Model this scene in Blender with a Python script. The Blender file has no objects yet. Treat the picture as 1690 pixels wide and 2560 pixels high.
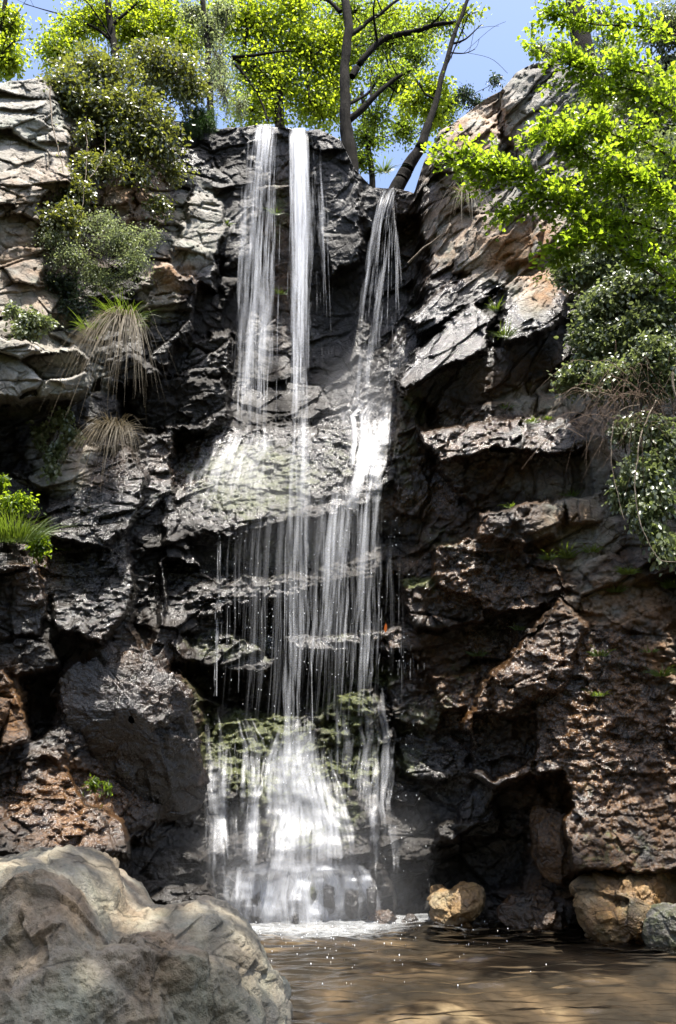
import bpy, math, random
import numpy as np
R = math.radians
rng = np.random.default_rng(7)
random.seed(7)
SC = bpy.context.scene
COL = SC.collection

# ------------------------------------------------------------------ camera
PITCH = R(18.0); HC = 1.5; VF = R(31.0)
cam = bpy.data.cameras.new('camera'); cam.sensor_fit = 'VERTICAL'; cam.sensor_height = 36
cam.lens = 18/math.tan(VF); cam.clip_end = 500
co = bpy.data.objects.new('camera', cam); COL.objects.link(co)
co.location = (0, 0, HC); co.rotation_euler = (R(90)+PITCH, 0, 0)
SC.camera = co
# ------------------------------------------------------------------ sky and sun
SUN = np.array((.10, -.24, .96)); SUN /= np.linalg.norm(SUN)
EL = math.asin(SUN[2]); AZ = math.atan2(SUN[0], SUN[1])
w = bpy.data.worlds.new('World'); SC.world = w; w.use_nodes = True
nt = w.node_tree; sky = nt.nodes.new('ShaderNodeTexSky'); sky.sky_type = 'NISHITA'; sky.sun_disc = False
sky.sun_elevation = EL; sky.sun_rotation = AZ; sky.altitude = 900; sky.air_density = 1.0; sky.dust_density = 8.0; sky.ozone_density = 4.0
nt.links.new(sky.outputs[0], nt.nodes['Background'].inputs[0]); nt.nodes['Background'].inputs[1].default_value = .15
sl = bpy.data.lights.new('sun', 'SUN'); sl.energy = 5.0; sl.angle = R(.5); sl.color = (1, .95, .87)
so = bpy.data.objects.new('sun', sl); COL.objects.link(so)
from mathutils import Vector
so.rotation_euler = Vector(SUN).to_track_quat('Z', 'Y').to_euler()
SC.view_settings.view_transform = 'Standard'; SC.view_settings.look = 'None'
SC.view_settings.exposure = 1.35; SC.view_settings.gamma = 1
try:
    SC.cycles.use_denoising = True; SC.cycles.denoiser = 'OPENIMAGEDENOISE'
except Exception: pass
SC.cycles.max_bounces = 8; SC.cycles.diffuse_bounces = 3; SC.cycles.glossy_bounces = 3
SC.cycles.transmission_bounces = 4; SC.cycles.transparent_max_bounces = 28
SC.cycles.sample_clamp_indirect = 4; SC.cycles.caustics_reflective = False

# ------------------------------------------------------------------ helpers
FP = 1280/math.tan(VF); CP, SP = math.cos(PITCH), math.sin(PITCH)
def U(px, py, Y):
    """the point at distance Y in front of the camera that the photo shows at pixel px, py"""
    px, py, Y = np.broadcast_arrays(np.asarray(px, float), np.asarray(py, float), np.asarray(Y, float))
    a = (px-845)/FP; b = (1280-py)/FP; t = Y/(CP-b*SP)
    return np.stack([a*t, Y, HC+t*(SP+b*CP)], -1)
def mpp(py, Y): return Y/(CP-(1280-py)/FP*SP)/FP       # metres per photo pixel

def hsh(i, j, k, s):
    with np.errstate(over='ignore'):
        h = (i.astype(np.uint32)*np.uint32(374761393)+j.astype(np.uint32)*np.uint32(668265263)
             + k.astype(np.uint32)*np.uint32(2147483647)+np.uint32((s*974634777) & 0xffffffff))
        h = (h ^ (h >> np.uint32(13)))*np.uint32(1274126177)
        h = (h ^ (h >> np.uint32(15)))*np.uint32(2246822519)
        return h ^ (h >> np.uint32(16))
def h01(h): return (h & np.uint32(0xffff)).astype(np.float32)/65535.
def noise(p, s=0):
    """gradient noise about -1..1"""
    p = np.asarray(p, np.float32); f = np.floor(p); i = f.astype(np.int64); d = p-f
    u = d*d*d*(d*(d*6-15)+10); out = 0
    for a in (0, 1):
        for b in (0, 1):
            for c in (0, 1):
                h = hsh(i[..., 0]+a, i[..., 1]+b, i[..., 2]+c, s)
                g0 = (h & np.uint32(1023)).astype(np.float32)/511.5-1
                g1 = ((h >> np.uint32(10)) & np.uint32(1023)).astype(np.float32)/511.5-1
                g2 = ((h >> np.uint32(20)) & np.uint32(1023)).astype(np.float32)/511.5-1
                v = g0*(d[..., 0]-a)+g1*(d[..., 1]-b)+g2*(d[..., 2]-c)
                wt = (u[..., 0] if a else 1-u[..., 0])*(u[..., 1] if b else 1-u[..., 1])*(u[..., 2] if c else 1-u[..., 2])
                out = out+v*wt
    return out*1.2
def fbm(p, o=4, s=0, g=.5, ridged=False):
    t = 0; a = 1
    for k in range(o):
        n = noise(p*(2.03**k)+k*17.3, s+k)
        t = t+a*((1-2*np.abs(n)) if ridged else n); a *= g
    return t
def worley(p, s=0, jit=1.):
    """nearest-cell facets: F1, F2-F1, the tilted plane of the cell, a random value of the cell"""
    p = np.asarray(p, np.float32); f = np.floor(p).astype(np.int64); sh = p.shape[:-1]
    f1 = np.full(sh, 9., np.float32); f2 = f1.copy(); fac = np.zeros(sh, np.float32); rnd = np.zeros(sh, np.float32)
    for a in (-1, 0, 1):
        for b in (-1, 0, 1):
            for c in (-1, 0, 1):
                I, J, K = f[..., 0]+a, f[..., 1]+b, f[..., 2]+c
                h = hsh(I, J, K, s); h2 = hsh(I, J, K, s+91)
                dx = p[..., 0]-(I+.5+(h01(h)-.5)*jit); dy = p[..., 1]-(J+.5+(h01(h >> np.uint32(8))-.5)*jit)
                dz = p[..., 2]-(K+.5+(h01(h >> np.uint32(16))-.5)*jit)
                d = np.sqrt(dx*dx+dy*dy+dz*dz); m = d < f1
                f2 = np.where(m, f1, np.minimum(f2, d))
                pl = (h01(h2)-.5)*dx+(h01(h2 >> np.uint32(8))-.5)*dy+(h01(h2 >> np.uint32(16))-.5)*dz
                fac = np.where(m, pl*2, fac); rnd = np.where(m, h01(h2 >> np.uint32(4)), rnd); f1 = np.where(m, d, f1)
    return f1, f2-f1, fac, rnd
def sstep(a, b, x):
    t = np.clip((x-a)/(b-a), 0, 1); return t*t*(3-2*t)
def poly_sd(poly, X, Y):
    """signed distance to a polygon, positive inside"""
    poly = np.asarray(poly, float); n = len(poly); d = np.full(X.shape, 1e9); ins = np.zeros(X.shape, bool)
    for i in range(n):
        ax, ay = poly[i]; bx, by = poly[(i+1) % n]
        ex, ey = bx-ax, by-ay; t = np.clip(((X-ax)*ex+(Y-ay)*ey)/(ex*ex+ey*ey+1e-9), 0, 1)
        d = np.minimum(d, (X-ax-t*ex)**2+(Y-ay-t*ey)**2)
        c = ((ay > Y) != (by > Y)) & (X < (bx-ax)*(Y-ay)/(by-ay+1e-12)+ax); ins ^= c
    return np.where(ins, 1, -1)*np.sqrt(d)

class MB:
    """collects vertices, faces and per-vertex floats for ONE mesh"""
    def __init__(s): s.v = []; s.f = []; s.n = 0; s.at = {}
    def add(s, v, f, /, **at):
        v = np.asarray(v, np.float32).reshape(-1, 3)
        if len(v) == 0: return
        s.v.append(v); f = np.asarray(f, np.int64)
        s.f.append(f+s.n); s.n += len(v)
        for k, a in at.items(): s.at.setdefault(k, []).append(np.broadcast_to(np.asarray(a, np.float32), (len(v),)))
    def build(s, name, mat, parent=None, smooth=True):
        me = bpy.data.meshes.new(name); V = np.concatenate(s.v); me.vertices.add(len(V)); me.vertices.foreach_set('co', V.ravel())
        L = np.concatenate([f.ravel() for f in s.f]); C = np.concatenate([np.full(len(f), f.shape[1]) for f in s.f])
        me.loops.add(len(L)); me.loops.foreach_set('vertex_index', L.astype(np.int32))
        me.polygons.add(len(C)); me.polygons.foreach_set('loop_start', (np.cumsum(C)-C).astype(np.int32))
        if smooth: me.polygons.foreach_set('use_smooth', np.ones(len(C), bool))
        me.update(calc_edges=True)
        for k, a in s.at.items():
            a = np.concatenate(a)
            if len(a) == len(V): me.attributes.new(k, 'FLOAT', 'POINT').data.foreach_set('value', a.astype(np.float32))
        if mat: me.materials.append(mat)
        o = bpy.data.objects.new(name, me); COL.objects.link(o)
        if parent: o.parent = parent
        return o
def grid_faces(nr, nc, wrap=False):
    r = np.arange(nr-1)[:, None]; c = np.arange(nc if wrap else nc-1)[None, :]; c2 = (c+1) % nc
    a = r*nc+c; b = r*nc+c2; e = (r+1)*nc+c2; d = (r+1)*nc+c
    return np.stack([a, b, e, d], -1).reshape(-1, 4)
def tube(mb, pts, rad, sides=6, **at):
    pts = np.asarray(pts, float); n = len(pts); rad = np.broadcast_to(np.asarray(rad, float), (n,))
    t = np.gradient(pts, axis=0); t /= np.linalg.norm(t, axis=1)[:, None]+1e-9
    ref = np.where(np.abs(t[:, 2:3]) > .9, [[1., 0, 0]], [[0, 0, 1.]])
    u = np.cross(t, ref); u /= np.linalg.norm(u, axis=1)[:, None]+1e-9; v = np.cross(t, u)
    th = np.arange(sides)/sides*2*math.pi
    P = pts[:, None]+rad[:, None, None]*(np.cos(th)[None, :, None]*u[:, None]+np.sin(th)[None, :, None]*v[:, None])
    mb.add(P.reshape(-1, 3), grid_faces(n, sides, True), **at)
def spline(pts, n):
    """smooth resampled polyline"""
    pts = np.asarray(pts, float); k = np.arange(len(pts)); s = np.linspace(0, len(pts)-1, n); out = []
    i = np.clip(np.floor(s).astype(int), 0, len(pts)-2); t = (s-i)[:, None]
    p0 = pts[np.maximum(i-1, 0)]; p1 = pts[i]; p2 = pts[i+1]; p3 = pts[np.minimum(i+2, len(pts)-1)]
    return .5*(2*p1+(p2-p0)*t+(2*p0-5*p1+4*p2-p3)*t*t+(3*p1-p0-3*p2+p3)*t**3)
def unit(v): return v/(np.linalg.norm(v, axis=-1, keepdims=True)+1e-9)
def rnd_dir(n):
    return unit(rng.normal(size=(n, 3)))
def leaves(mb, p, d, nrm, L, W, fold=.15, tint=None):
    """N folded leaves, six vertices each"""
    n = len(p)
    if n == 0: return
    L = np.broadcast_to(L, (n,))[:, None]; W = np.broadcast_to(W, (n,))[:, None]
    d = unit(d); s = unit(np.cross(d, nrm)); nn = np.cross(s, d); up = nn*W*fold
    V = np.stack([p, p+d*L*.28+s*W*.46+up, p+d*L*.68+s*W*.4+up, p+d*L-nn*L*.06, p+d*L*.68-s*W*.4+up, p+d*L*.28-s*W*.46+up], 1)
    b = np.arange(n)[:, None]*6
    F = np.concatenate([b+np.array([[0, 1, 2, 3]]), b+np.array([[0, 3, 4, 5]])])
    tint = rng.random(n) if tint is None else tint
    mb.add(V.reshape(-1, 3), F, tint=np.repeat(tint, 6))

def thing(name, label, cat, loc=(0, 0, 0), group=None):
    o = bpy.data.objects.new(name, None); COL.objects.link(o); o.location = (0, 0, 0)
    o.empty_display_size = .1
    return tag(o, label, cat, group)
def tag(o, label, cat, group=None):
    o['label'] = label; o['category'] = cat
    if group: o['group'] = group
    return o
def structure(o, kind='structure'):
    o['kind'] = kind; return o

# ------------------------------------------------------------------ materials
class NT:
    def __init__(s, name):
        s.m = bpy.data.materials.new(name); s.m.use_nodes = True; s.t = s.m.node_tree; s.t.nodes.clear()
        s.out = s.t.nodes.new('ShaderNodeOutputMaterial')
    def n(s, typ, ins=None, **kw):
        nd = s.t.nodes.new('ShaderNode'+typ)
        for k, v in kw.items(): setattr(nd, k, v)
        for k, v in (ins or {}).items(): s.set(nd.inputs[k], v)
        return nd
    def set(s, sock, v):
        if hasattr(v, 'is_output') or isinstance(v, bpy.types.NodeSocket): s.t.links.new(v, sock)
        elif hasattr(v, 'outputs'): s.t.links.new(v.outputs[0], sock)
        else:
            if isinstance(v, tuple) and len(v) == 3 and sock.type == 'RGBA': v = (*v, 1)
            sock.default_value = v
    def attr(s, name): return s.n('Attribute', attribute_name=name).outputs['Fac']
    def math(s, op, a, b=0., c=None, clamp=False):
        nd = s.n('Math', operation=op, use_clamp=clamp); s.set(nd.inputs[0], a); s.set(nd.inputs[1], b)
        if c is not None: s.set(nd.inputs[2], c)
        return nd.outputs[0]
    def noise(s, vec, scale, detail=4, rough=.55, dist=0.):
        return s.n('TexNoise', {'Vector': vec, 'Scale': scale, 'Detail': detail, 'Roughness': rough, 'Distortion': dist}).outputs['Fac']
    def ramp(s, fac, stops):
        nd = s.n('ValToRGB', {'Fac': fac}); e = nd.color_ramp.elements
        while len(e) < len(stops): e.new(.5)
        for i, (p, c) in enumerate(stops):
            e[i].position = p; e[i].color = (*c, 1) if isinstance(c, tuple) else (c, c, c, 1)
        return nd.outputs['Color']
    def mix(s, fac, a, b, mode='MIX'):
        nd = s.n('Mix', data_type='RGBA', blend_type=mode)
        s.set(nd.inputs['Factor'], fac); s.set(nd.inputs[6], a); s.set(nd.inputs[7], b); return nd.outputs[2]
    def mixf(s, fac, a, b):
        nd = s.n('Mix', data_type='FLOAT'); s.set(nd.inputs[0], fac); s.set(nd.inputs[2], a); s.set(nd.inputs[3], b); return nd.outputs[0]
    def maprange(s, v, a, b, c=0., d=1.):
        return s.n('MapRange', {'Value': v, 'From Min': a, 'From Max': b, 'To Min': c, 'To Max': d}, clamp=True).outputs[0]
    def scalevec(s, v, sc):
        return s.n('Mapping', {'Vector': v, 'Scale': sc}).outputs[0]
    def done(s, surf):
        s.set(s.out.inputs['Surface'], surf); return s.m

def rock_material(name, drydark=(.075, .07, .062), drymid=(.20, .185, .158), drylite=(.42, .395, .35), tancol=(.33, .185, .085), fine=1.):
    M = NT(name); P = M.n('TexCoord').outputs['Object']
    wet, moss, tan, pale = (M.attr(k) for k in ('wet', 'moss', 'tan', 'pale'))
    n1 = M.noise(P, 1.1, 8, .6, .6); n2 = M.noise(P, 5., 8, .65, .4); n3 = M.noise(P, 30., 6, .65)
    veins = M.n('TexVoronoi', {'Vector': M.n('Mapping', {'Vector': P, 'Scale': (3.2, 3.2, 4.4), 'Rotation': (.4, .5, .3)}).outputs[0], 'Scale': 1., 'Randomness': 1.}, feature='DISTANCE_TO_EDGE').outputs['Distance']
    mix12 = M.math('ADD', M.math('MULTIPLY', n1, .5), M.math('MULTIPLY', n2, .5))
    v = M.math('ADD', mix12, M.math('MULTIPLY', M.math('SUBTRACT', n3, .5), .35))
    v = M.math('ADD', v, M.math('MULTIPLY', pale, .22))
    dry = M.ramp(v, [(.30, drydark), (.5, drymid), (.72, drylite)])
    hue = M.noise(P, 2.3, 5, .6)
    dry = M.mix(M.maprange(hue, .48, .7, 0, .55), dry, M.mix(1., dry, (.80, 1.0, .92), 'MULTIPLY'))
    tanm = M.math('MULTIPLY', tan, M.maprange(M.noise(P, 3.1, 6, .6, .5), .32, .58), clamp=True)
    tanv = M.mix(M.maprange(n3, .3, .7), M.mix(1., tancol, (.55, .5, .45), 'MULTIPLY'), tancol)
    dry = M.mix(tanm, dry, tanv)
    streak = M.noise(M.scalevec(P, (6., 6., .8)), 1., 6, .6)
    wetc = M.ramp(M.math('ADD', M.math('MULTIPLY', mix12, .6), M.math('MULTIPLY', streak, .4)), [(.3, (.004, .0034, .0027)), (.55, (.014, .0112, .0085)), (.75, (.055, .043, .031))])
    wetc = M.mix(M.math('MULTIPLY', tanm, .85), wetc, M.mix(M.maprange(n3, .35, .65), (.04, .017, .006), (.19, .088, .02)))
    wetm = M.math('ADD', wet, M.math('MULTIPLY', M.math('SUBTRACT', n2, .5), .7))
    wetm = M.maprange(wetm, .3, .62)
    base = M.mix(wetm, dry, wetc)
    mossm = M.maprange(M.math('ADD', moss, M.math('MULTIPLY', M.math('SUBTRACT', M.noise(P, 7., 6, .7), .5), 1.3)), .5, .8)
    mosscol = M.mix(M.maprange(M.noise(P, 45., 3), .35, .65), (.022, .032, .006), (.085, .095, .018))
    base = M.mix(M.math('MULTIPLY', mossm, .9), base, mosscol)
    crack = M.math('MAXIMUM', M.maprange(veins, 0., .03, .4, 1.), M.maprange(n2, .42, .52))
    base = M.mix(1., base, M.n('CombineColor', {0: crack, 1: crack, 2: crack}).outputs[0], 'MULTIPLY')
    damp = M.math('ADD', M.attr('film'), M.math('MULTIPLY', M.maprange(M.noise(P, .8, 4, .6), .42, .62), .6), clamp=True)
    rough = M.mixf(wetm, .8, M.mixf(damp, .6, M.maprange(n3, .3, .7, .13, .32)))
    rough = M.mixf(mossm, rough, .55)
    hgt = M.math('ADD', M.math('MULTIPLY', M.noise(P, 22.*fine, 5, .62), .6), M.math('MULTIPLY', M.noise(P, 75.*fine, 3, .6), .22))
    hgt = M.math('ADD', hgt, M.math('MULTIPLY', M.math('MAXIMUM', M.maprange(veins, 0, .05), M.maprange(n2, .42, .52)), .22))
    bump = M.n('Bump', {'Height': hgt, 'Strength': .9, 'Distance': .045})
    b = M.n('BsdfPrincipled', {'Base Color': base, 'Roughness': rough, 'Normal': bump.outputs[0], 'Specular IOR Level': M.mixf(wetm, .3, M.mixf(damp, .3, .65))})
    M.set(b.inputs['Coat Weight'], M.math('MULTIPLY', M.math('MULTIPLY', wetm, damp), .4)); M.set(b.inputs['Coat Roughness'], .14); M.set(b.inputs['Coat Normal'], bump.outputs[0])
    return M.done(b)
ROCK = rock_material('rock')
BOULDER = rock_material('pale_boulder_rock', drydark=(.065, .067, .052), drymid=(.235, .215, .16), drylite=(.47, .435, .34), tancol=(.30, .175, .085), fine=2.4)
GOLD = rock_material('golden_rock', drydark=(.07, .05, .025), drymid=(.21, .15, .078), drylite=(.42, .33, .19), tancol=(.30, .17, .055))

def leaf_material(name, dark, lite, trans, tw=.45, rough=.4, spec=.5, alt=None):
    M = NT(name); t = M.attr('tint')
    c = M.mix(t, dark, lite); tc = M.mix(t, tuple(x*.68 for x in trans), trans)
    if alt: c = M.mix(M.maprange(t, .95, .96), c, alt)
    b = M.n('BsdfPrincipled', {'Base Color': c, 'Roughness': rough, 'Specular IOR Level': spec})
    tr = M.n('BsdfTranslucent', {'Color': tc})
    return M.done(M.n('MixShader', {0: tw, 1: b, 2: tr}))
LEAF_YEL = leaf_material('yellow_green_leaf', (.06, .10, .008), (.10, .15, .012), (.55, .68, .03), .62)
LEAF_MID = leaf_material('fresh_green_leaf', (.03, .06, .008), (.07, .11, .012), (.30, .42, .03), .6)
LEAF_NEAR = leaf_material('bright_near_leaf', (.03, .07, .006), (.08, .13, .010), (.44, .60, .03), .6, .38)
LEAF_GLOSS = leaf_material('glossy_dark_leaf', (.045, .06, .018), (.12, .135, .05), (.40, .44, .05), .3, .36, 1., (.2, .2, .03))
LEAF_IVY = leaf_material('ivy_leaf', (.07, .09, .04), (.17, .2, .1), (.34, .42, .12), .34, .36, 1.)
LEAF_GREY = leaf_material('grey_green_leaf', (.07, .09, .045), (.15, .18, .09), (.42, .5, .18), .45, .4, .6)
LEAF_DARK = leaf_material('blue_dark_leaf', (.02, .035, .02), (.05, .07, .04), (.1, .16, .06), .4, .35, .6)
GRASS_G = leaf_material('green_grass_blade', (.045, .08, .01), (.10, .14, .02), (.25, .36, .03), .4, .45)
GRASS_D = leaf_material('dry_grass_blade', (.06, .05, .03), (.18, .145, .095), (.2, .16, .09), .3, .6, .3)
JUNIPER = leaf_material('juniper_needle', (.02, .05, .012), (.05, .095, .02), (.1, .2, .03), .35, .5)
def bark_material(name, a, b, scale=14):
    M = NT(name); P = M.n('TexCoord').outputs['Object']; v = M.noise(M.scalevec(P, (1, 1, .25)), scale, 6, .7)
    bp = M.n('Bump', {'Height': v, 'Strength': 1., 'Distance': .05})
    return M.done(M.n('BsdfPrincipled', {'Base Color': M.ramp(v, [(.35, a), (.65, b)]), 'Roughness': .9, 'Specular IOR Level': .1, 'Normal': bp.outputs[0]}))
BARK = bark_material('backlit_dark_bark', (.003, .0028, .0025), (.018, .015, .012))  # dark bark, blackened further: backlit shade of the trunks put into the colour
BARK_PALE = bark_material('pale_twig_bark', (.14, .11, .08), (.34, .29, .23), 20)
TWIG = bark_material('twig_bark', (.035, .026, .018), (.12, .09, .065), 25)

def water_material(name, us=38., vs=.7, lo=.42, hi=.72, gain=1., norm_up=.65):
    """falling white water: streaked, lets the rock show between the streaks"""
    M = NT(name); u, v, d = M.attr('u'), M.attr('v'), M.attr('dens')
    vec = M.n('CombineXYZ', {0: M.math('MULTIPLY', u, us), 1: M.math('MULTIPLY', v, vs), 2: M.attr('seed')})
    vec2 = M.n('CombineXYZ', {0: M.math('MULTIPLY', u, us*.22), 1: M.math('MULTIPLY', v, vs*.6), 2: M.attr('seed')})
    vec3 = M.n('CombineXYZ', {0: M.math('MULTIPLY', u, us*1.6), 1: M.math('MULTIPLY', v, vs*7), 2: M.attr('seed')})
    a = M.math('ADD', M.math('MULTIPLY', M.noise(vec, 1., 2, .5), .45), M.math('MULTIPLY', M.noise(vec2, 1., 2, .5), .55))
    a = M.math('ADD', a, M.math('MULTIPLY', M.math('SUBTRACT', M.noise(vec3, 1., 2, .5), .5), .14))
    a = M.math('ADD', a, M.math('MULTIPLY', M.math('SUBTRACT', d, .5), .42))
    a = M.math('MULTIPLY', M.math('MULTIPLY', M.maprange(a, lo, hi), M.maprange(d, 0., .3)), gain, clamp=True)
    nrm = M.n('VectorMath', {0: M.n('NewGeometry').outputs['Normal'], 1: (0, -.35*norm_up, norm_up)}, operation='ADD')
    nrm = M.n('VectorMath', {0: nrm.outputs[0]}, operation='NORMALIZE')
    df = M.n('BsdfDiffuse', {'Color': (.78, .80, .84), 'Normal': nrm.outputs[0]}); tr = M.n('BsdfTranslucent', {'Color': (.86, .88, .92)})
    gl = M.n('BsdfGlossy', {'Color': (1, 1, 1), 'Roughness': .35})
    f = M.n('MixShader', {0: .3, 1: df, 2: tr}); f = M.n('MixShader', {0: .08, 1: f, 2: gl})
    return M.done(M.n('MixShader', {0: a, 1: M.n('BsdfTransparent'), 2: f}))
FALL = water_material('falling_water', us=26., vs=.55, lo=.46, hi=1.0, gain=.85, norm_up=.4)
VEIL = water_material('thin_falling_water', us=55., vs=.45, lo=.47, hi=1.0, gain=.24, norm_up=.4)
FLOW = water_material('flowing_foam_water', us=26., vs=.9, lo=.42, hi=1.08, gain=.64, norm_up=.25)

# ------------------------------------------------------------------ the cliff
CP_ = [(-350, 200, 8.5), (-350, 1200, 8), (-350, 2000, 7.6), (-350, 2500, 7.3),
 (0, 210, 10.6), (0, 560, 10.2), (0, 900, 9.6), (0, 1100, 9.9), (0, 1400, 9.4), (0, 1700, 9.3), (0, 2000, 9.0), (0, 2500, 8.6),
 (170, 300, 11.0), (180, 700, 10.9), (180, 1000, 10.6), (200, 1250, 10.2), (200, 1450, 9.9), (200, 1800, 9.6), (200, 2100, 9.4), (200, 2500, 9.2),
 (420, 400, 12.3), (430, 700, 11.8), (430, 950, 11.7), (430, 1150, 11.35), (430, 1400, 11.0), (430, 1700, 10.7), (430, 2000, 10.5), (430, 2500, 10.4),
 (600, 330, 12.65), (600, 700, 13.15), (600, 1000, 13.0), (600, 1150, 12.0), (600, 1400, 11.7), (600, 1700, 11.55), (600, 1900, 11.3), (600, 2300, 11.05), (600, 2500, 11),
 (760, 330, 12.6), (760, 700, 13.2), (760, 1000, 13.1), (760, 1150, 12.05), (760, 1400, 11.7), (760, 1700, 11.6), (760, 1850, 11.4), (760, 2000, 11.2), (760, 2300, 10.95), (760, 2500, 10.9),
 (950, 480, 12.7), (950, 750, 13.1), (950, 980, 12.6), (950, 1200, 11.95), (950, 1400, 11.8), (950, 1700, 11.6), (950, 2000, 11.45), (950, 2300, 11.25), (950, 2500, 11.2),
 (1150, 400, 12.7), (1150, 700, 12.3), (1150, 900, 11.6), (1150, 1100, 11.4), (1150, 1350, 11.3), (1150, 1600, 11.3), (1150, 2000, 11.2), (1150, 2300, 11.1), (1150, 2500, 11),
 (1400, 200, 12.4), (1400, 600, 11.7), (1400, 900, 11.4), (1400, 1100, 11.0), (1400, 1350, 10.7), (1400, 1650, 10.45), (1400, 1900, 10.4), (1400, 2300, 10.55), (1400, 2500, 10.5),
 (1690, 150, 11.5), (1690, 700, 10.9), (1690, 1100, 10.3), (1690, 1500, 9.85), (1690, 1900, 9.75), (1690, 2340, 10.4), (1690, 2500, 10.4),
 (2040, 100, 10.3), (2040, 800, 9.5), (2040, 1500, 8.8), (2040, 2200, 8.5), (2040, 2500, 8.5)]
C3 = np.array(CP_, float)
def tps(A, B):
    r2 = ((A[:, None]-B[None])**2).sum(-1); return np.where(r2 > 0, r2*np.log(r2+1e-12), 0)
_S = 500.; _n = len(C3); _K = np.zeros((_n+3, _n+3)); _xy = C3[:, :2]/_S
_K[:_n, :_n] = tps(_xy, _xy)+np.eye(_n)*.02; _K[:_n, _n] = 1; _K[:_n, _n+1:] = _xy; _K[_n:, :_n] = _K[:_n, _n:].T
_W = np.linalg.solve(_K, np.concatenate([C3[:, 2], np.zeros(3)]))
def base_depth(px, py):
    sh = np.shape(px); q = np.stack([np.ravel(px), np.ravel(py)], -1)/_S
    return (tps(q, _xy)@_W[:_n]+_W[_n]+q@_W[_n+1:]).reshape(sh)
RIM = np.array([(-350, 120), (-100, 190), (0, 207), (60, 200), (110, 192), (150, 230), (250, 280), (420, 300), (545, 322), (600, 318), (640, 312), (700, 318), (760, 325), (800, 325), (850, 350), (885, 420), (930, 470), (980, 470), (1035, 480), (1060, 400), (1100, 330), (1180, 275), (1220, 240), (1250, 228), (1290, 185), (1330, 158), (1370, 150), (1430, 175), (1500, 195), (1600, 160), (1690, 130), (2040, 60)], float)
NC, NR = 880, 900
pxs = np.linspace(-350, 2040, NC)
rim = np.interp(pxs, RIM[:, 0], RIM[:, 1])+6*fbm(np.stack([pxs/60, pxs*0, pxs*0], -1), 3, 5)
vv = np.linspace(0, 1, NR)[:, None]
PY = rim[None]+(2500-rim[None])*vv; PX = np.broadcast_to(pxs[None], PY.shape)
# coarse depth, evaluated on a small grid and upsampled
_gx = np.linspace(-350, 2040, 120); _gy = np.linspace(0, 2520, 130); _GX, _GY = np.meshgrid(_gx, _gy)
_GB = base_depth(_GX, _GY)
def bilin(G, px, py):
    fx = np.clip((px+350)/2390*119, 0, 118.999); fy = np.clip(py/2520*129, 0, 128.999)
    i = fx.astype(int); j = fy.astype(int); a = fx-i; b = fy-j
    return (G[j, i]*(1-a)+G[j, i+1]*a)*(1-b)+(G[j+1, i]*(1-a)+G[j+1, i+1]*a)*b
D0 = bilin(_GB, PX, PY); P0 = U(PX, PY, D0); D = D0.copy()
# irregular outlines for the blocks
wx = 20*fbm(P0*1.4, 3, 11)+8*noise(P0*7, 14)+6*noise(P0*19, 16); wz = 20*fbm(P0*1.4+31, 3, 12)+8*noise(P0*7, 15)+6*noise(P0*19, 17)
QX, QY = PX+wx, PY+wz
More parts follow.
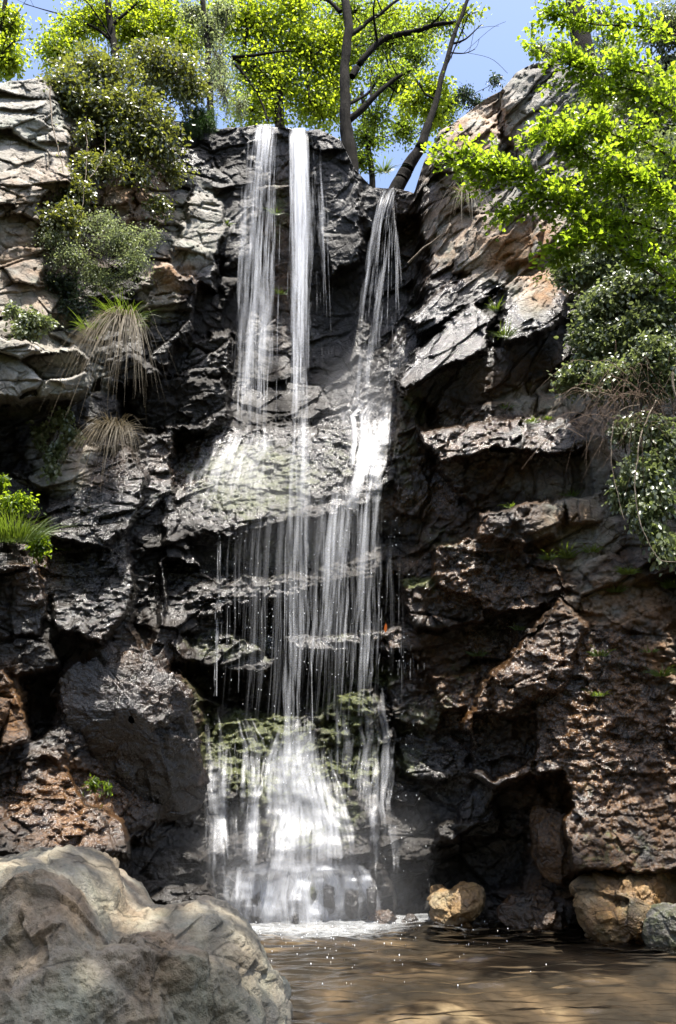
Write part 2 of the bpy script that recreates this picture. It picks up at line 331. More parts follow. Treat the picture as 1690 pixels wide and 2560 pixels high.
# ledge block: polygon in photo pixels, depth step, slope along x and along y per 100 px, edge softness
BLOCKS = [
 # upper wall behind the falls
 ([(555, 325), (640, 310), (640, 640), (560, 760), (545, 560)], -.10, .05, .03, 14),
 ([(780, 330), (860, 345), (900, 470), (900, 640), (830, 700), (790, 560)], -.30, -.10, .05, 14),
 ([(920, 600), (1050, 560), (1040, 800), (930, 880)], .45, 0, 0, 30),
 # left wall
 ([(-60, 200), (115, 195), (175, 330), (160, 470), (80, 500), (-60, 560)], -.40, .22, -.16, 12),
 ([(-60, 560), (90, 500), (120, 640), (80, 760), (-60, 840)], -.1, .2, .08, 14),
 ([(-80, 850), (60, 850), (215, 885), (240, 960), (200, 1000), (-80, 1015)], -.75, .18, .10, 9),
 ([(-80, 1015), (230, 1000), (260, 1090), (60, 1180), (-80, 1180)], .35, .1, .0, 22),
 ([(215, 880), (300, 860), (420, 960), (330, 1010), (230, 985)], -.1, .1, .1, 14),
 ([(300, 390), (350, 420), (310, 560), (230, 560), (250, 470)], -.35, .2, -.1, 10),
 ([(490, 470), (560, 520), (550, 640), (470, 700), (440, 640), (455, 560)], -.40, .2, .02, 8),
 ([(440, 600), (540, 640), (545, 720), (400, 700)], -.55, .25, .12, 8),
 ([(380, 665), (430, 655), (485, 715), (470, 880), (420, 930), (370, 900)], -.55, .15, .06, 8),
 ([(430, 860), (570, 840), (580, 930), (430, 950)], -.25, .1, .1, 12),
 ([(300, 960), (560, 945), (570, 1050), (430, 1090), (300, 1060)], .30, 0, .1, 14),
 ([(300, 1090), (540, 1050), (530, 1230), (430, 1230), (350, 1200)], -.05, .2, -.10, 9),
 # lit wet slopes on the left
 ([(110, 1180), (280, 1110), (365, 1180), (330, 1310), (260, 1365), (130, 1330)], -.40, .05, -.42, 9),
 ([(120, 1360), (250, 1370), (345, 1410), (310, 1530), (250, 1610), (140, 1560)], -.30, .08, -.38, 9),
 ([(325, 1330), (385, 1180), (415, 1300), (395, 1560), (360, 1620), (330, 1560)], .45, 0, 0, 12),
 ([(-60, 1420), (90, 1420), (115, 1500), (100, 1580), (-60, 1600)], -.30, .12, .12, 9),
 ([(-60, 1600), (110, 1585), (160, 1660), (60, 1700), (-60, 1690)], -.10, .1, -.1, 9),
 ([(-60, 1700), (10, 1690), (60, 1780), (80, 1850), (-60, 1890)], -.45, .15, -.10, 8),
 ([(60, 1700), (190, 1640), (200, 1760), (90, 1860)], .35, 0, 0, 16),
 ([(60, 1870), (190, 1780), (150, 1930), (40, 2030)], -.1, .1, -.25, 12),
 ([(-60, 2030), (110, 1905), (160, 1915), (210, 2000), (310, 2060), (330, 2140), (-60, 2140)], -.35, .12, -.35, 10),
 ([(330, 2110), (520, 2140), (540, 2300), (330, 2240)], -.25, .05, -.15, 12),
 # centre: sloping sheet, arched shelf, ledges
 ([(430, 1080), (560, 1065), (760, 1060), (960, 1060), (990, 1180), (900, 1270), (700, 1310), (560, 1340), (480, 1330), (440, 1250)], -.15, 0, -.40, 10),
 ([(420, 1400), (560, 1440), (760, 1420), (860, 1370), (960, 1380), (930, 1460), (700, 1500), (540, 1540), (420, 1560)], -.28, 0, -.40, 10),
 ([(470, 1590), (600, 1585), (690, 1640), (640, 1690), (500, 1665)], -.35, 0, -.30, 8),
 ([(700, 1590), (1000, 1565), (1150, 1590), (1040, 1630), (720, 1625)], -.38, 0, -.30, 6),
 ([(480, 1350), (600, 1350), (740, 1320), (960, 1280), (985, 1330), (860, 1375), (700, 1425), (520, 1430)], .16, 0, .05, 14),
 ([(560, 1530), (700, 1500), (990, 1440), (1010, 1560), (700, 1585), (600, 1580)], .30, 0, .05, 14),
 ([(430, 1670), (640, 1690), (720, 1635), (1000, 1635), (970, 1720), (860, 1760), (760, 1790), (560, 1780)], .40, 0, .05, 14),
 ([(500, 1770), (600, 1770), (690, 1810), (680, 1960), (640, 2140), (510, 2140)], -.05, .02, -.22, 14),
 ([(690, 1820), (790, 1790), (850, 1740), (940, 1720), (960, 1800), (930, 2140), (640, 2160), (660, 1960)], -.18, 0, -.22, 14),
 ([(840, 1750), (930, 1725), (975, 1790), (960, 1825), (850, 1825)], -.35, 0, -.1, 7),
 ([(830, 1830), (980, 1815), (1000, 1850), (900, 1870), (840, 1865)], -.30, 0, -.2, 6),
 ([(540, 1920), (640, 1930), (640, 2000), (560, 2010)], -.25, 0, -.2, 9),
 ([(690, 2020), (760, 2000), (830, 2030), (830, 2160), (690, 2160)], -.22, 0, -.2, 9),
 ([(520, 2170), (960, 2170), (1000, 2320), (560, 2320)], -.15, 0, .04, 10),
 # right wall
 ([(1090, 340), (1180, 285), (1245, 330), (1240, 400), (1130, 440), (1080, 440)], -.35, -.15, -.12, 8),
 ([(1250, 230), (1370, 150), (1470, 200), (1430, 420), (1300, 420), (1260, 330)], -.30, -.12, .05, 9),
 ([(1050, 470), (1180, 430), (1200, 520), (1100, 640), (1060, 600)], -.10, -.1, .15, 12),
 ([(1190, 550), (1350, 520), (1360, 640), (1240, 690), (1140, 680)], -.40, -.2, -.05, 8),
 ([(1010, 800), (1120, 715), (1230, 660), (1290, 640), (1260, 720), (1130, 790), (1040, 850)], -.50, -.1, -.22, 7),
 ([(985, 955), (1040, 880), (1130, 800), (1185, 760), (1240, 800), (1220, 870), (1120, 940), (1010, 985)], -.85, -.1, -.45, 7),
 ([(1250, 770), (1310, 700), (1380, 675), (1425, 740), (1400, 800), (1320, 880), (1270, 890)], -.85, -.1, -.35, 7),
 ([(1000, 985), (1210, 880), (1400, 820), (1400, 980), (1200, 1010), (1010, 1040)], .0, 0, .15, 12),
 ([(990, 1000), (1070, 1010), (1090, 1200), (1060, 1310), (990, 1280)], -.25, .05, -.05, 10),
 ([(1050, 1070), (1200, 1055), (1420, 1050), (1480, 1110), (1380, 1140), (1250, 1120), (1200, 1150), (1110, 1180)], -.65, -.08, -.40, 7),
 ([(1100, 1170), (1230, 1130), (1480, 1130), (1500, 1230), (1320, 1260), (1180, 1280)], -.15, -.05, .10, 10),
 ([(1460, 1080), (1530, 1090), (1520, 1230), (1490, 1240)], -.3, -.1, .05, 7),
 ([(1195, 1290), (1320, 1260), (1410, 1250), (1395, 1340), (1300, 1385), (1200, 1370)], -.60, -.05, .02, 7),
 ([(1410, 1245), (1510, 1235), (1500, 1300), (1420, 1310)], -.35, -.12, .1, 7),
 ([(1090, 1370), (1170, 1340), (1300, 1375), (1390, 1400), (1410, 1500), (1260, 1530), (1130, 1490), (1080, 1470)], -.55, -.12, -.12, 9),
 ([(1010, 1480), (1080, 1455), (1200, 1490), (1230, 1560), (1040, 1570)], -.55, -.02, .0, 7),
 ([(1000, 1600), (1290, 1540), (1270, 1640), (1060, 1700)], .05, 0, .05, 14),
 ([(1400, 1500), (1700, 1440), (1760, 2180), (1430, 2180), (1410, 2010), (1280, 1990), (1180, 1940), (1170, 1800), (1230, 1680), (1320, 1580)], -.45, -.02, -.12, 12),
 ([(1230, 1690), (1340, 1580), (1400, 1500), (1460, 1560), (1400, 1720), (1250, 1790)], -.7, -.05, -.1, 12),
 ([(965, 1700), (1060, 1720), (1120, 1770), (1075, 1830), (980, 1790)], -.25, -.02, -.12, 8),
 ([(1070, 1690), (1200, 1680), (1200, 1760), (1100, 1770)], -.35, 0, -.1, 9),
 ([(990, 1840), (1180, 1820), (1190, 1930), (1080, 1960), (1010, 1930)], -.15, -.02, -.2, 10),
 ([(1190, 1780), (1340, 1800), (1330, 1900), (1240, 1950), (1190, 1920)], -.35, -.05, .05, 9),
 ([(1270, 1970), (1400, 1940), (1425, 2010), (1330, 2090), (1200, 2120), (1140, 2080)], .35, 0, 0, 16),
 ([(1080, 2070), (1240, 2030), (1240, 2080), (1160, 2110), (1085, 2120)], -.3, 0, -.15, 8),
 ([(1080, 2110), (1300, 2080), (1310, 2220), (1100, 2230)], .45, 0, 0, 12),
 ([(940, 2060), (1080, 2050), (1090, 2130), (960, 2150)], -.1, 0, -.2, 10),
]
for poly, dy, gx, gy, e in BLOCKS:
    pa = np.array(poly, float); x0, y0 = pa.min(0)-45; x1, y1 = pa.max(0)+45; c = pa.mean(0)
    m = (QX > x0) & (QX < x1) & (QY > y0) & (QY < y1)
    if not m.any(): continue
    sd = poly_sd(poly, QX[m], QY[m]); k = sstep(-e, e*.6, sd)
    Yb = base_depth(c[0:1], c[1:2])[0]+dy*1.0+gx*(PX[m]-c[0])/100+gy*(PY[m]-c[1])/100
    D[m] = D[m]*(1-k)+Yb*k
# material regions, in photo pixels: (x, y, rx, ry, strength)
def regions(lst, QX=QX, QY=QY):
    out = np.zeros(QX.shape, np.float32)
    for x, y, rx, ry, s in lst:
        d = ((QX-x)/rx)**2+((QY-y)/ry)**2; out = np.maximum(out, s*np.exp(-d*d*.7))
    return out
DRY = regions([(40, 360, 170, 280, 1), (60, 700, 160, 250, 1), (80, 930, 200, 110, 1), (330, 480, 120, 120, .9), (490, 570, 80, 130, .8), (400, 700, 60, 110, .8), (150, 1150, 90, 90, 1), (1250, 330, 220, 220, 1), (1250, 580, 190, 130, 1), (1330, 730, 70, 70, 1), (1380, 1000, 160, 60, .75), (1450, 1330, 110, 110, .9), (1560, 1500, 160, 80, .7), (1690, 900, 250, 500, .9), (1680, 1600, 90, 200, .55), (1180, 640, 100, 60, .7), (1500, 1180, 60, 90, .6), (1350, 1220, 160, 40, .5), (-250, 1000, 200, 900, .8)])
WET = 1-DRY
MOSS = regions([(680, 1900, 190, 120, .85), (860, 1780, 100, 70, .85), (780, 2050, 160, 100, .7), (600, 1830, 90, 80, .6), (560, 1620, 110, 40, .5), (640, 1200, 200, 120, .72), (700, 1370, 220, 60, .6), (620, 1830, 130, 60, .9), (900, 1690, 120, 40, .8), (1060, 1790, 90, 60, .6), (520, 1860, 60, 110, .7), (870, 1880, 120, 120, .75), (1000, 1900, 90, 60, .6), (560, 1620, 150, 50, .6), (420, 430, 120, 120, .4), (450, 900, 90, 90, .4), (840, 430, 50, 90, .4), (850, 1150, 90, 110, .55), (480, 1740, 50, 100, .6), (1030, 1020, 50, 60, .7), (1010, 1130, 50, 110, .6), (1100, 1350, 60, 40, .6), (1040, 1465, 60, 16, .9), (1060, 1840, 110, 50, .5), (1110, 1760, 60, 80, .5), (720, 1420, 200, 60, .45), (900, 1590, 150, 20, .5), (1550, 2130, 200, 90, .5), (1600, 1700, 160, 200, .42), (1150, 1700, 80, 80, .5), (1480, 1950, 120, 140, .45), (700, 540, 25, 130, .6), (580, 600, 40, 150, .4), (930, 1950, 90, 120, .45), (600, 2000, 60, 60, .5)])
TAN = regions([(1330, 620, 140, 70, 1), (1360, 710, 80, 60, .9), (1200, 330, 100, 80, .8), (330, 480, 100, 110, .8), (430, 690, 60, 50, .9), (240, 1160, 80, 60, .4), (20, 1780, 60, 100, 1), (170, 2010, 170, 110, 1), (1090, 1260, 120, 60, .7), (1030, 1080, 60, 110, .6), (1150, 1360, 140, 40, .6), (1560, 1800, 280, 380, 1), (1200, 1700, 170, 150, .8), (1230, 1430, 220, 130, .8), (1250, 1120, 220, 130, .5), (1120, 560, 120, 160, .5), (340, 1800, 160, 200, .45), (450, 1150, 90, 60, .3), (1380, 2080, 60, 70, 1), (1500, 2240, 160, 70, .9), (1400, 1280, 120, 60, .5), (1300, 950, 140, 60, .55), (1500, 1080, 130, 80, .5), (90, 1400, 60, 100, .5), (700, 650, 40, 220, .6), (90, 620, 120, 200, .5), (230, 500, 100, 200, .5), (1060, 1600, 120, 20, .6)])
PALE = regions([(60, 380, 150, 200, .35), (110, 920, 140, 70, .5), (200, 1170, 110, 60, .9), (1100, 860, 110, 80, .8), (1330, 720, 80, 60, .6), (1200, 330, 90, 70, .5), (500, 560, 70, 110, .3)])
FILM = regions([(560, 1190, 200, 120, 1), (240, 1240, 150, 120, 1), (230, 1450, 150, 120, 1), (520, 1470, 200, 80, 1), (1110, 860, 150, 110, 1), (1330, 760, 90, 80, .6), (1180, 700, 120, 60, .8), (850, 1150, 140, 130, 1), (1230, 1090, 200, 60, 1), (1230, 1430, 190, 120, .8), (1080, 1200, 90, 160, .8), (1300, 1330, 120, 60, .5), (170, 2000, 180, 120, .9), (130, 1880, 80, 80, .8), (330, 1640, 120, 50, .8), (1500, 1800, 260, 300, .8), (1150, 1850, 130, 170, .8), (850, 1600, 200, 40, .9), (600, 1620, 120, 40, .8), (60, 1430, 80, 30, .8), (1250, 1650, 120, 120, .8)])
PEB = regions([(1230, 1440, 200, 130, 1), (1240, 1130, 180, 60, .6), (1560, 1820, 300, 380, 1), (650, 1200, 260, 150, .9), (650, 1470, 300, 100, .9), (250, 1450, 160, 160, .8), (1150, 1800, 160, 200, .9), (1150, 1200, 140, 300, .7), (180, 1980, 200, 160, .8), (620, 1950, 180, 200, .9), (850, 1900, 160, 250, .9)])
PEB = np.maximum(PEB, .32*WET)
# rock relief: chiselled facets at three sizes, bedding that dips to the left, pebbly crust where wet
Pn = U(PX, PY, D)
dip = .75*np.maximum(Pn[..., 0]-.2, 0)*sstep(4.5, 7.5, Pn[..., 2])+.12*Pn[..., 0]-.25*np.maximum(-Pn[..., 0]-1.5, 0)*sstep(3, 6, Pn[..., 2])
B = np.stack([Pn[..., 0], Pn[..., 1], Pn[..., 2]-dip], -1)
Bw = B+.10*np.stack([fbm(Pn*1.3, 3, 21), fbm(Pn*1.3, 3, 22), fbm(Pn*1.3, 3, 23)], -1)
_, e1, f1, r1 = worley(Bw*np.array([.7, .8, 1.25]), 1)
_, e2, f2, r2 = worley(Bw*np.array([1.7, 2., 3.1]), 2)
_, e3, f3, r3 = worley(Bw*np.array([4.5, 5., 7.5]), 3)
soft = 1-.72*PEB
rel = (f1*.32+(r1-.5)*.24)*soft+(f2*.13+(r2-.5)*.09)*(1-.5*PEB)+(f3*.03+(r3-.5)*.035)
rel += .06*sstep(.05, 0, e1)*soft+.03*sstep(.06, 0, e2)*soft
rel += .08*fbm(Pn*.9, 4, 31)+.02*fbm(Pn*4, 4, 33)+.010*noise(Pn*16, 35)
w1, we, wf, wr = worley(Pn*np.array([9., 9., 11.]), 6)
rel += PEB*(.11*(w1-.45)+.06*fbm(Pn*np.array([6, 6, 8]), 4, 37, .6)-.06*wr+.10*fbm(Pn*2.2, 3, 39))
w1, we, wf, wr = worley(Pn*24., 8)
rel += (PEB+.15)*.016*(w1-.5)
calm = 1-.62*regions([(740, 620, 240, 400, 1), (1150, 850, 170, 130, .9), (1330, 780, 110, 110, .9), (650, 1200, 260, 150, .7), (1200, 640, 160, 80, .6), (50, 370, 150, 220, .5), (1560, 2080, 220, 120, .5)])
D = D+rel*calm*.9
CLIFF_D = D
def depth_at(px, py):
    """distance of the finished cliff surface at a photo pixel"""
    px = np.asarray(px, float); py = np.asarray(py, float)
    c = np.clip(np.round((px+350)/2390*(NC-1)).astype(int), 0, NC-1); rm = rim[c]
    r = np.clip(np.round((py-rm)/(2500-rm)*(NR-1)).astype(int), 0, NR-1); return CLIFF_D[r, c]
def smooth_depth(px, py, k=5):
    px = np.asarray(px, float); py = np.asarray(py, float); t = []
    for a in np.linspace(-26, 26, k):
        for b in np.linspace(-26, 26, k): t.append(depth_at(px+a, py+b))
    return np.min(t, 0)*.45+np.mean(t, 0)*.55
V = U(PX, PY, D)
# the top of the cliff runs back from the rim
back = [(.25, .10), (.6, .16), (1.2, .25), (2.2, .35), (4., .5), (7., .7), (12., 1.0), (22., 1.4)]
top = np.stack([V[0]+np.stack([V[0, :, 0]*dy*.05, np.full(NC, dy), dz+.12*fbm(V[0]*1.3+dy, 3, 3)*min(dy, 1)], -1) for dy, dz in back[::-1]])
mb = MB(); pad = lambda A, v=None: np.concatenate([np.repeat(A[:1] if v is None else np.full_like(A[:1], v), len(back), 0), A]).ravel()
mb.add(np.concatenate([top, V]).reshape(-1, 3), grid_faces(NR+len(back), NC)[:, ::-1], wet=pad(WET, 0.), moss=pad(MOSS, .6), tan=pad(TAN, .4), pale=pad(PALE, 0.), film=pad(FILM, 0.))
structure(mb.build('cliff', ROCK))

# unseen wooded slope added behind the camera to block sky light from the front
hx = np.linspace(-26, 26, 120); hs = np.linspace(0, 1, 70); HX, HS = np.meshgrid(hx, hs)
HY = -3.5-15*HS-.012*HX**2*0+.02*HX**2*(-HS)+.18*np.abs(HX)*(1-HS); HZ = -.5+17*HS**.9
Q = np.stack([HX, HY, HZ], -1); HZ = HZ+1.2*fbm(Q*.22, 4, 81)*np.minimum(1, HS*4); HY = HY+1.*fbm(Q*.25+9, 4, 82)
mb = MB(); mb.add(np.stack([HX, HY, HZ], -1).reshape(-1, 3), grid_faces(70, 120))
M = NT('wooded_slope'); P = M.n('TexCoord').outputs['Object']
structure(mb.build('unseen_hillside', M.done(M.n('BsdfPrincipled', {'Base Color': M.ramp(M.noise(P, 1.4, 8, .7), [(.35, (.018, .026, .008)), (.55, (.05, .06, .018)), (.7, (.10, .085, .05))]), 'Roughness': .9}))))

# ------------------------------------------------------------------ loose boulders
def boulder(name, label, outline, Y, T, mat=ROCK, wet=0., moss=0., tan=0., pale=0., amp=.06, fs=2.2, seed=1, n=150, tilt=0., cat='boulder', group=None, parent=None, flat=.75, fine=.35, lump=1.2, film=.6, planes=9):
    """closed stone whose silhouette follows an outline in photo pixels, T metres half-thick"""
    o = np.array(outline, float); o = np.concatenate([o[i]+(o[(i+1) % len(o)]-o[i])*np.linspace(0, 1, 16, endpoint=False)[:, None] for i in range(len(o))]); c = o.mean(0)
    th = np.arctan2(-(o[:, 1]-c[1]), o[:, 0]-c[0]); rr = np.hypot(o[:, 0]-c[0], o[:, 1]-c[1]); k = np.argsort(th); th, rr = th[k], rr[k]
    th = np.concatenate([th-2*math.pi, th, th+2*math.pi]); rr = np.tile(rr, 3)
    nth = int(n*1.6); TH = np.linspace(-math.pi, math.pi, nth, endpoint=False); RR = np.interp(TH, th, rr)
    kern = np.array([1, 2, 3, 2, 1.])/9; RR = sum(kern[i]*np.roll(RR, i-2) for i in range(5))
    for _ in range(n//30): RR = (np.roll(RR, 3)+np.roll(RR, -3)+RR+np.roll(RR, 1)+np.roll(RR, -1))/5
    ph = np.linspace(0.004, math.pi-.004, n)[:, None]; s = np.sin(ph)**flat
    px = c[0]+np.cos(TH)[None]*RR[None]*s; py = c[1]-np.sin(TH)[None]*RR[None]*s
    P = U(px, py, Y); dep = -T*np.sign(np.cos(ph))*np.abs(np.cos(ph))**.8
    P[..., 1] += dep+tilt*(P[..., 2]-P[..., 2].mean()); P0 = P.copy()
    cen = P.reshape(-1, 3).mean(0); rg = np.random.default_rng(seed+100); dirn = unit(P-cen)
    for _ in range(planes):
        nn = unit(np.array([rg.normal()*.55, -1., rg.normal()*.45+.15])); pr = (P-cen)@nn; d = np.quantile(pr[pr > 0], rg.uniform(.72, .95))
        P = P-np.maximum(pr-d, 0)[..., None]*nn*.92
    wp = P+.1*np.stack([fbm(P*1.5+seed, 2, 41), fbm(P*1.5+seed, 2, 42), fbm(P*1.5+seed, 2, 43)], -1)+seed*3.7
    _, a1, b1, c1 = worley(wp*fs*.6, seed); _, a2, b2, c2 = worley(wp*fs*1.7, seed+5)
    k1 = .6 if lump < 1.5 else .08
    rel = amp*(k1*(2.3*b1+1.5*(c1-.5)+1.1*b2+.7*(c2-.5))+lump*fbm(P*fs*.7+seed, 4, seed+9)+fine*fbm(P*fs*4, 4, seed+12, .6)+.12*noise(P*fs*16, 3))
    P = P+dirn*((rel-.5*amp)*np.minimum(1, np.sin(ph)*3+.15))[..., None]
    mb = MB(); q = [mat_ + 0*rel for mat_ in ()]
    nz = fbm(P0*1.2+seed, 3, seed+20)
    one = np.ones(rel.size)
    mb.add(P.reshape(-1, 3), grid_faces(n, nth, True), wet=one*wet, moss=one*moss, tan=np.clip(tan+.5*nz*(tan > 0), 0, 1).ravel(), pale=np.clip(pale+.4*nz, 0, 1).ravel(), film=one*film)
    ob = mb.build(name, mat, parent)
    if not parent: tag(ob, label, cat, group)
    return ob
boulder('boulder', 'huge pale grey and tan boulder filling the near left corner beside the pool',
        [(-280, 2306), (-140, 2206), (-20, 2184), (50, 2178), (130, 2168), (230, 2196), (270, 2241), (310, 2278), (466, 2286), (536, 2318), (596, 2366), (646, 2431), (681, 2506), (696, 2586), (701, 2696), (676, 2836), (568, 3016), (210, 3136), (-232, 3066), (-412, 2786), (-382, 2511)],
        3.9, 1.0, BOULDER, tan=.34, pale=.25, amp=.075, fs=1.9, seed=4, n=330, tilt=.3, flat=.72, fine=.4, lump=1.25, planes=22)
boulder('boulder', 'dark wet boulder with mossy right edge rising behind the pale near boulder',
        [(190, 1640), (280, 1600), (370, 1592), (415, 1640), (440, 1690), (490, 1730), (512, 1800), (505, 1900), (520, 2000), (420, 2080), (280, 2060), (170, 1960), (140, 1850), (170, 1740)],
        9.95, .4, ROCK, wet=1.2, moss=.34, tan=.1, amp=.13, fs=1.3, seed=7, n=200, tilt=-.5, film=.7, flat=.6)
boulder('rock', 'small golden sunlit rock at the back edge of the pool, right of the falls', [(1070, 2240), (1090, 2215), (1130, 2222), (1150, 2205), (1200, 2212), (1210, 2250), (1200, 2310), (1120, 2318), (1072, 2300)], 10.7, .28, GOLD, wet=.42, tan=.8, moss=.3, pale=.6, amp=.05, tilt=.5, fs=3, seed=11, n=90)
boulder('rock', 'large golden ochre rock at the right edge of the pool', [(1430, 2205), (1520, 2180), (1620, 2170), (1720, 2180), (1740, 2290), (1660, 2345), (1590, 2358), (1500, 2355), (1450, 2300)], 9.7, .4, GOLD, wet=.45, tan=.8, moss=.45, pale=.5, amp=.06, tilt=.6, fs=2.6, seed=13, n=130)
boulder('rock', 'rounded mossy grey rock low in the water at the right frame edge', [(1600, 2300), (1640, 2262), (1700, 2250), (1790, 2262), (1800, 2350), (1700, 2385), (1615, 2370)], 9.3, .28, ROCK, wet=.45, moss=.6, tan=.3, amp=.035, fs=3, seed=17, n=90)
boulder('rock', 'upright dark block with an orange patch below the hollow', [(1322, 2010), (1370, 2000), (1430, 2030), (1450, 2090), (1440, 2190), (1390, 2205), (1350, 2180), (1330, 2100)], 10.4, .3, ROCK, wet=.9, tan=1, amp=.05, fs=2.4, seed=19, n=100)
boulder('rock', 'dark wet angular rock in the shade at the pool edge below the orange block', [(1240, 2290), (1290, 2230), (1360, 2200), (1450, 2240), (1470, 2300), (1400, 2330), (1290, 2320)], 10.55, .35, ROCK, wet=.95, tan=.5, moss=.3, amp=.07, fs=2.6, seed=23, n=100)
for i, (o, Y, lab) in enumerate([
    ([(905, 2300), (940, 2275), (975, 2272), (1000, 2290), (995, 2318), (940, 2322)], 10.75, 'largest dark purple stone standing in the water below the falls'),
    ([(985, 2300), (1020, 2280), (1048, 2292), (1050, 2312), (1000, 2320)], 10.8, 'reddish stone at the right end of the stones below the falls'),
    ([(865, 2312), (885, 2298), (905, 2306), (900, 2322), (870, 2322)], 10.6, 'smallest red stone left of the dark purple stones in the water')]):
    boulder('stone', lab, [(x, y if y < 2300 else y+22) for x, y in o], Y, .13, ROCK, wet=.9, tan=.3, amp=.03, fs=5, seed=31+i, n=60, cat='stone', group='stones in the water below the falls')
for i, (o, lab) in enumerate([
    ([(755, 2190), (770, 2172), (795, 2178), (800, 2230), (790, 2275), (757, 2270)], 'mossy upright stone in the middle of the lowest cascade'),
    ([(805, 2185), (822, 2172), (838, 2195), (840, 2265), (810, 2270)], 'dark upright stone just right of the mossy stone in the lowest cascade'),
    ([(858, 2200), (880, 2185), (897, 2205), (897, 2265), (862, 2265)], 'dark upright stone with white water on its left side'),
    ([(620, 2210), (645, 2190), (665, 2215), (662, 2280), (625, 2280)], 'rounded dark stone at the left of the lowest cascade'),
    ([(912, 2195), (935, 2185), (945, 2220), (940, 2260), (915, 2255)], 'rightmost dark stone under the lowest cascade'),
    ([(722, 2255), (738, 2240), (752, 2258), (750, 2285), (724, 2285)], 'little dark stone poking out of the white foam')]):
    boulder('stone', lab, [(np.mean(o, 0)[0]+(x-np.mean(o, 0)[0])*.85, y if y < 2235 else y+35) for x, y in o], float(smooth_depth(*np.mean(o, 0)))-.10, .10, ROCK, wet=1.2, moss=.62 if i == 0 else .35, amp=.011, fs=5, seed=41+i, n=60, cat='stone', group='stones the lowest cascade runs over')

# ------------------------------------------------------------------ pool bed and water
gx = np.linspace(-9, 9, 360); gy = np.linspace(-3, 13, 330); GX, GY = np.meshgrid(gx, gy)
Q = np.stack([GX, GY, GX*0], -1)
w1, we, wf, wr = worley(Q*np.array([1.6, 1.6, 1.]), 51); s1, se, sf, sr = worley(Q*np.array([4.5, 4.5, 1.]), 52)
bz = -.40+.28*sstep(6.8, 9.3, GY)+(.16*fbm(Q*.5, 3, 53)+.2*(.6-w1)*wr+.06*(.5-s1)*sr)*(1-.6*sstep(6.8, 9.3, GY))
mb = MB(); mb.add(np.stack([GX, GY, bz], -1).reshape(-1, 3), grid_faces(330, 360))
M = NT('pool_bed_stones'); P = M.n('TexCoord').outputs['Object']
vo = M.n('TexVoronoi', {'Vector': P, 'Scale': 1.7}, feature='SMOOTH_F1')
P2 = M.scalevec(P, (1., .6, 1.))
vv_ = M.math('ADD', M.math('MULTIPLY', M.noise(P, 1.3, 6, .6, .6), .7), M.math('MULTIPLY', M.math('SUBTRACT', .6, vo.outputs['Distance']), .45))
cc = M.ramp(vv_, [(.34, (.014, .012, .009)), (.46, (.075, .058, .038)), (.55, (.17, .13, .083)), (.66, (.36, .30, .2))])
cc = M.mix(M.maprange(M.noise(P, 8., 4), .4, .6, 0, .4), cc, (.05, .042, .03))
structure(mb.build('pool_bed', M.done(M.n('BsdfPrincipled', {'Base Color': cc, 'Roughness': .7}))))
gx = np.linspace(-9, 9, 700); gy = np.concatenate([np.linspace(-3, 5.5, 40), np.linspace(5.55, 12.2, 620)]); GX, GY = np.meshgrid(gx, gy)
Q = np.stack([GX, GY, GX*0], -1); src = np.exp(-((GX+.45)/1.6)**2)*np.exp(-np.maximum(10.7-GY, 0)/1.1)
wz = .034*fbm(Q*np.array([1.6, 4.6, 1]), 3, 61)+(.03*src)*noise(Q*np.array([9, 12, 1]), 63)+.03*noise(Q*np.array([2.6, 8, 1]), 64)+.012*noise(Q*np.array([5, 15, 1]), 65)
fo = np.clip(np.exp(-((GX+.5)/1.05)**4)*sstep(8.9, 10.7, GY)+.55*np.exp(-((GX-.6)/1.1)**2)*sstep(10.3, 11.1, GY)+.42*np.exp(-((GX-.3)/2.)**4)*sstep(8.4, 10.7, GY), 0, 1)
wz = wz+.05
mb = MB(); mb.add(np.stack([GX, GY, wz], -1).reshape(-1, 3), grid_faces(len(gy), len(gx)), foam=fo.ravel())
M = NT('pool_water'); P = M.n('TexCoord').outputs['Object']
bp = M.n('Bump', {'Height': M.noise(M.scalevec(P, (3., 8., 1.)), 2.2, 4, .6), 'Strength': .25, 'Distance': .03})
fr = M.n('Fresnel', {'IOR': 1.33, 'Normal': bp.outputs[0]})
wt = M.n('MixShader', {0: fr, 1: M.n('BsdfTransparent', {'Color': (.76, .72, .66)}), 2: M.n('BsdfGlossy', {'Roughness': .02, 'Normal': bp.outputs[0]})})
fm = M.math('ADD', M.attr('foam'), M.math('MULTIPLY', M.math('SUBTRACT', M.noise(M.scalevec(P, (1., 1.8, 1.)), 6., 6, .75), .5), 2.0))
fm = M.math('MULTIPLY', M.math('MULTIPLY', M.maprange(fm, .45, 1.45), .5), M.maprange(M.attr('foam'), 0, .3))
structure(mb.build('pool_water', M.done(M.n('MixShader', {0: fm, 1: wt, 2: M.n('BsdfDiffuse', {'Color': (.6, .62, .63)})}))))

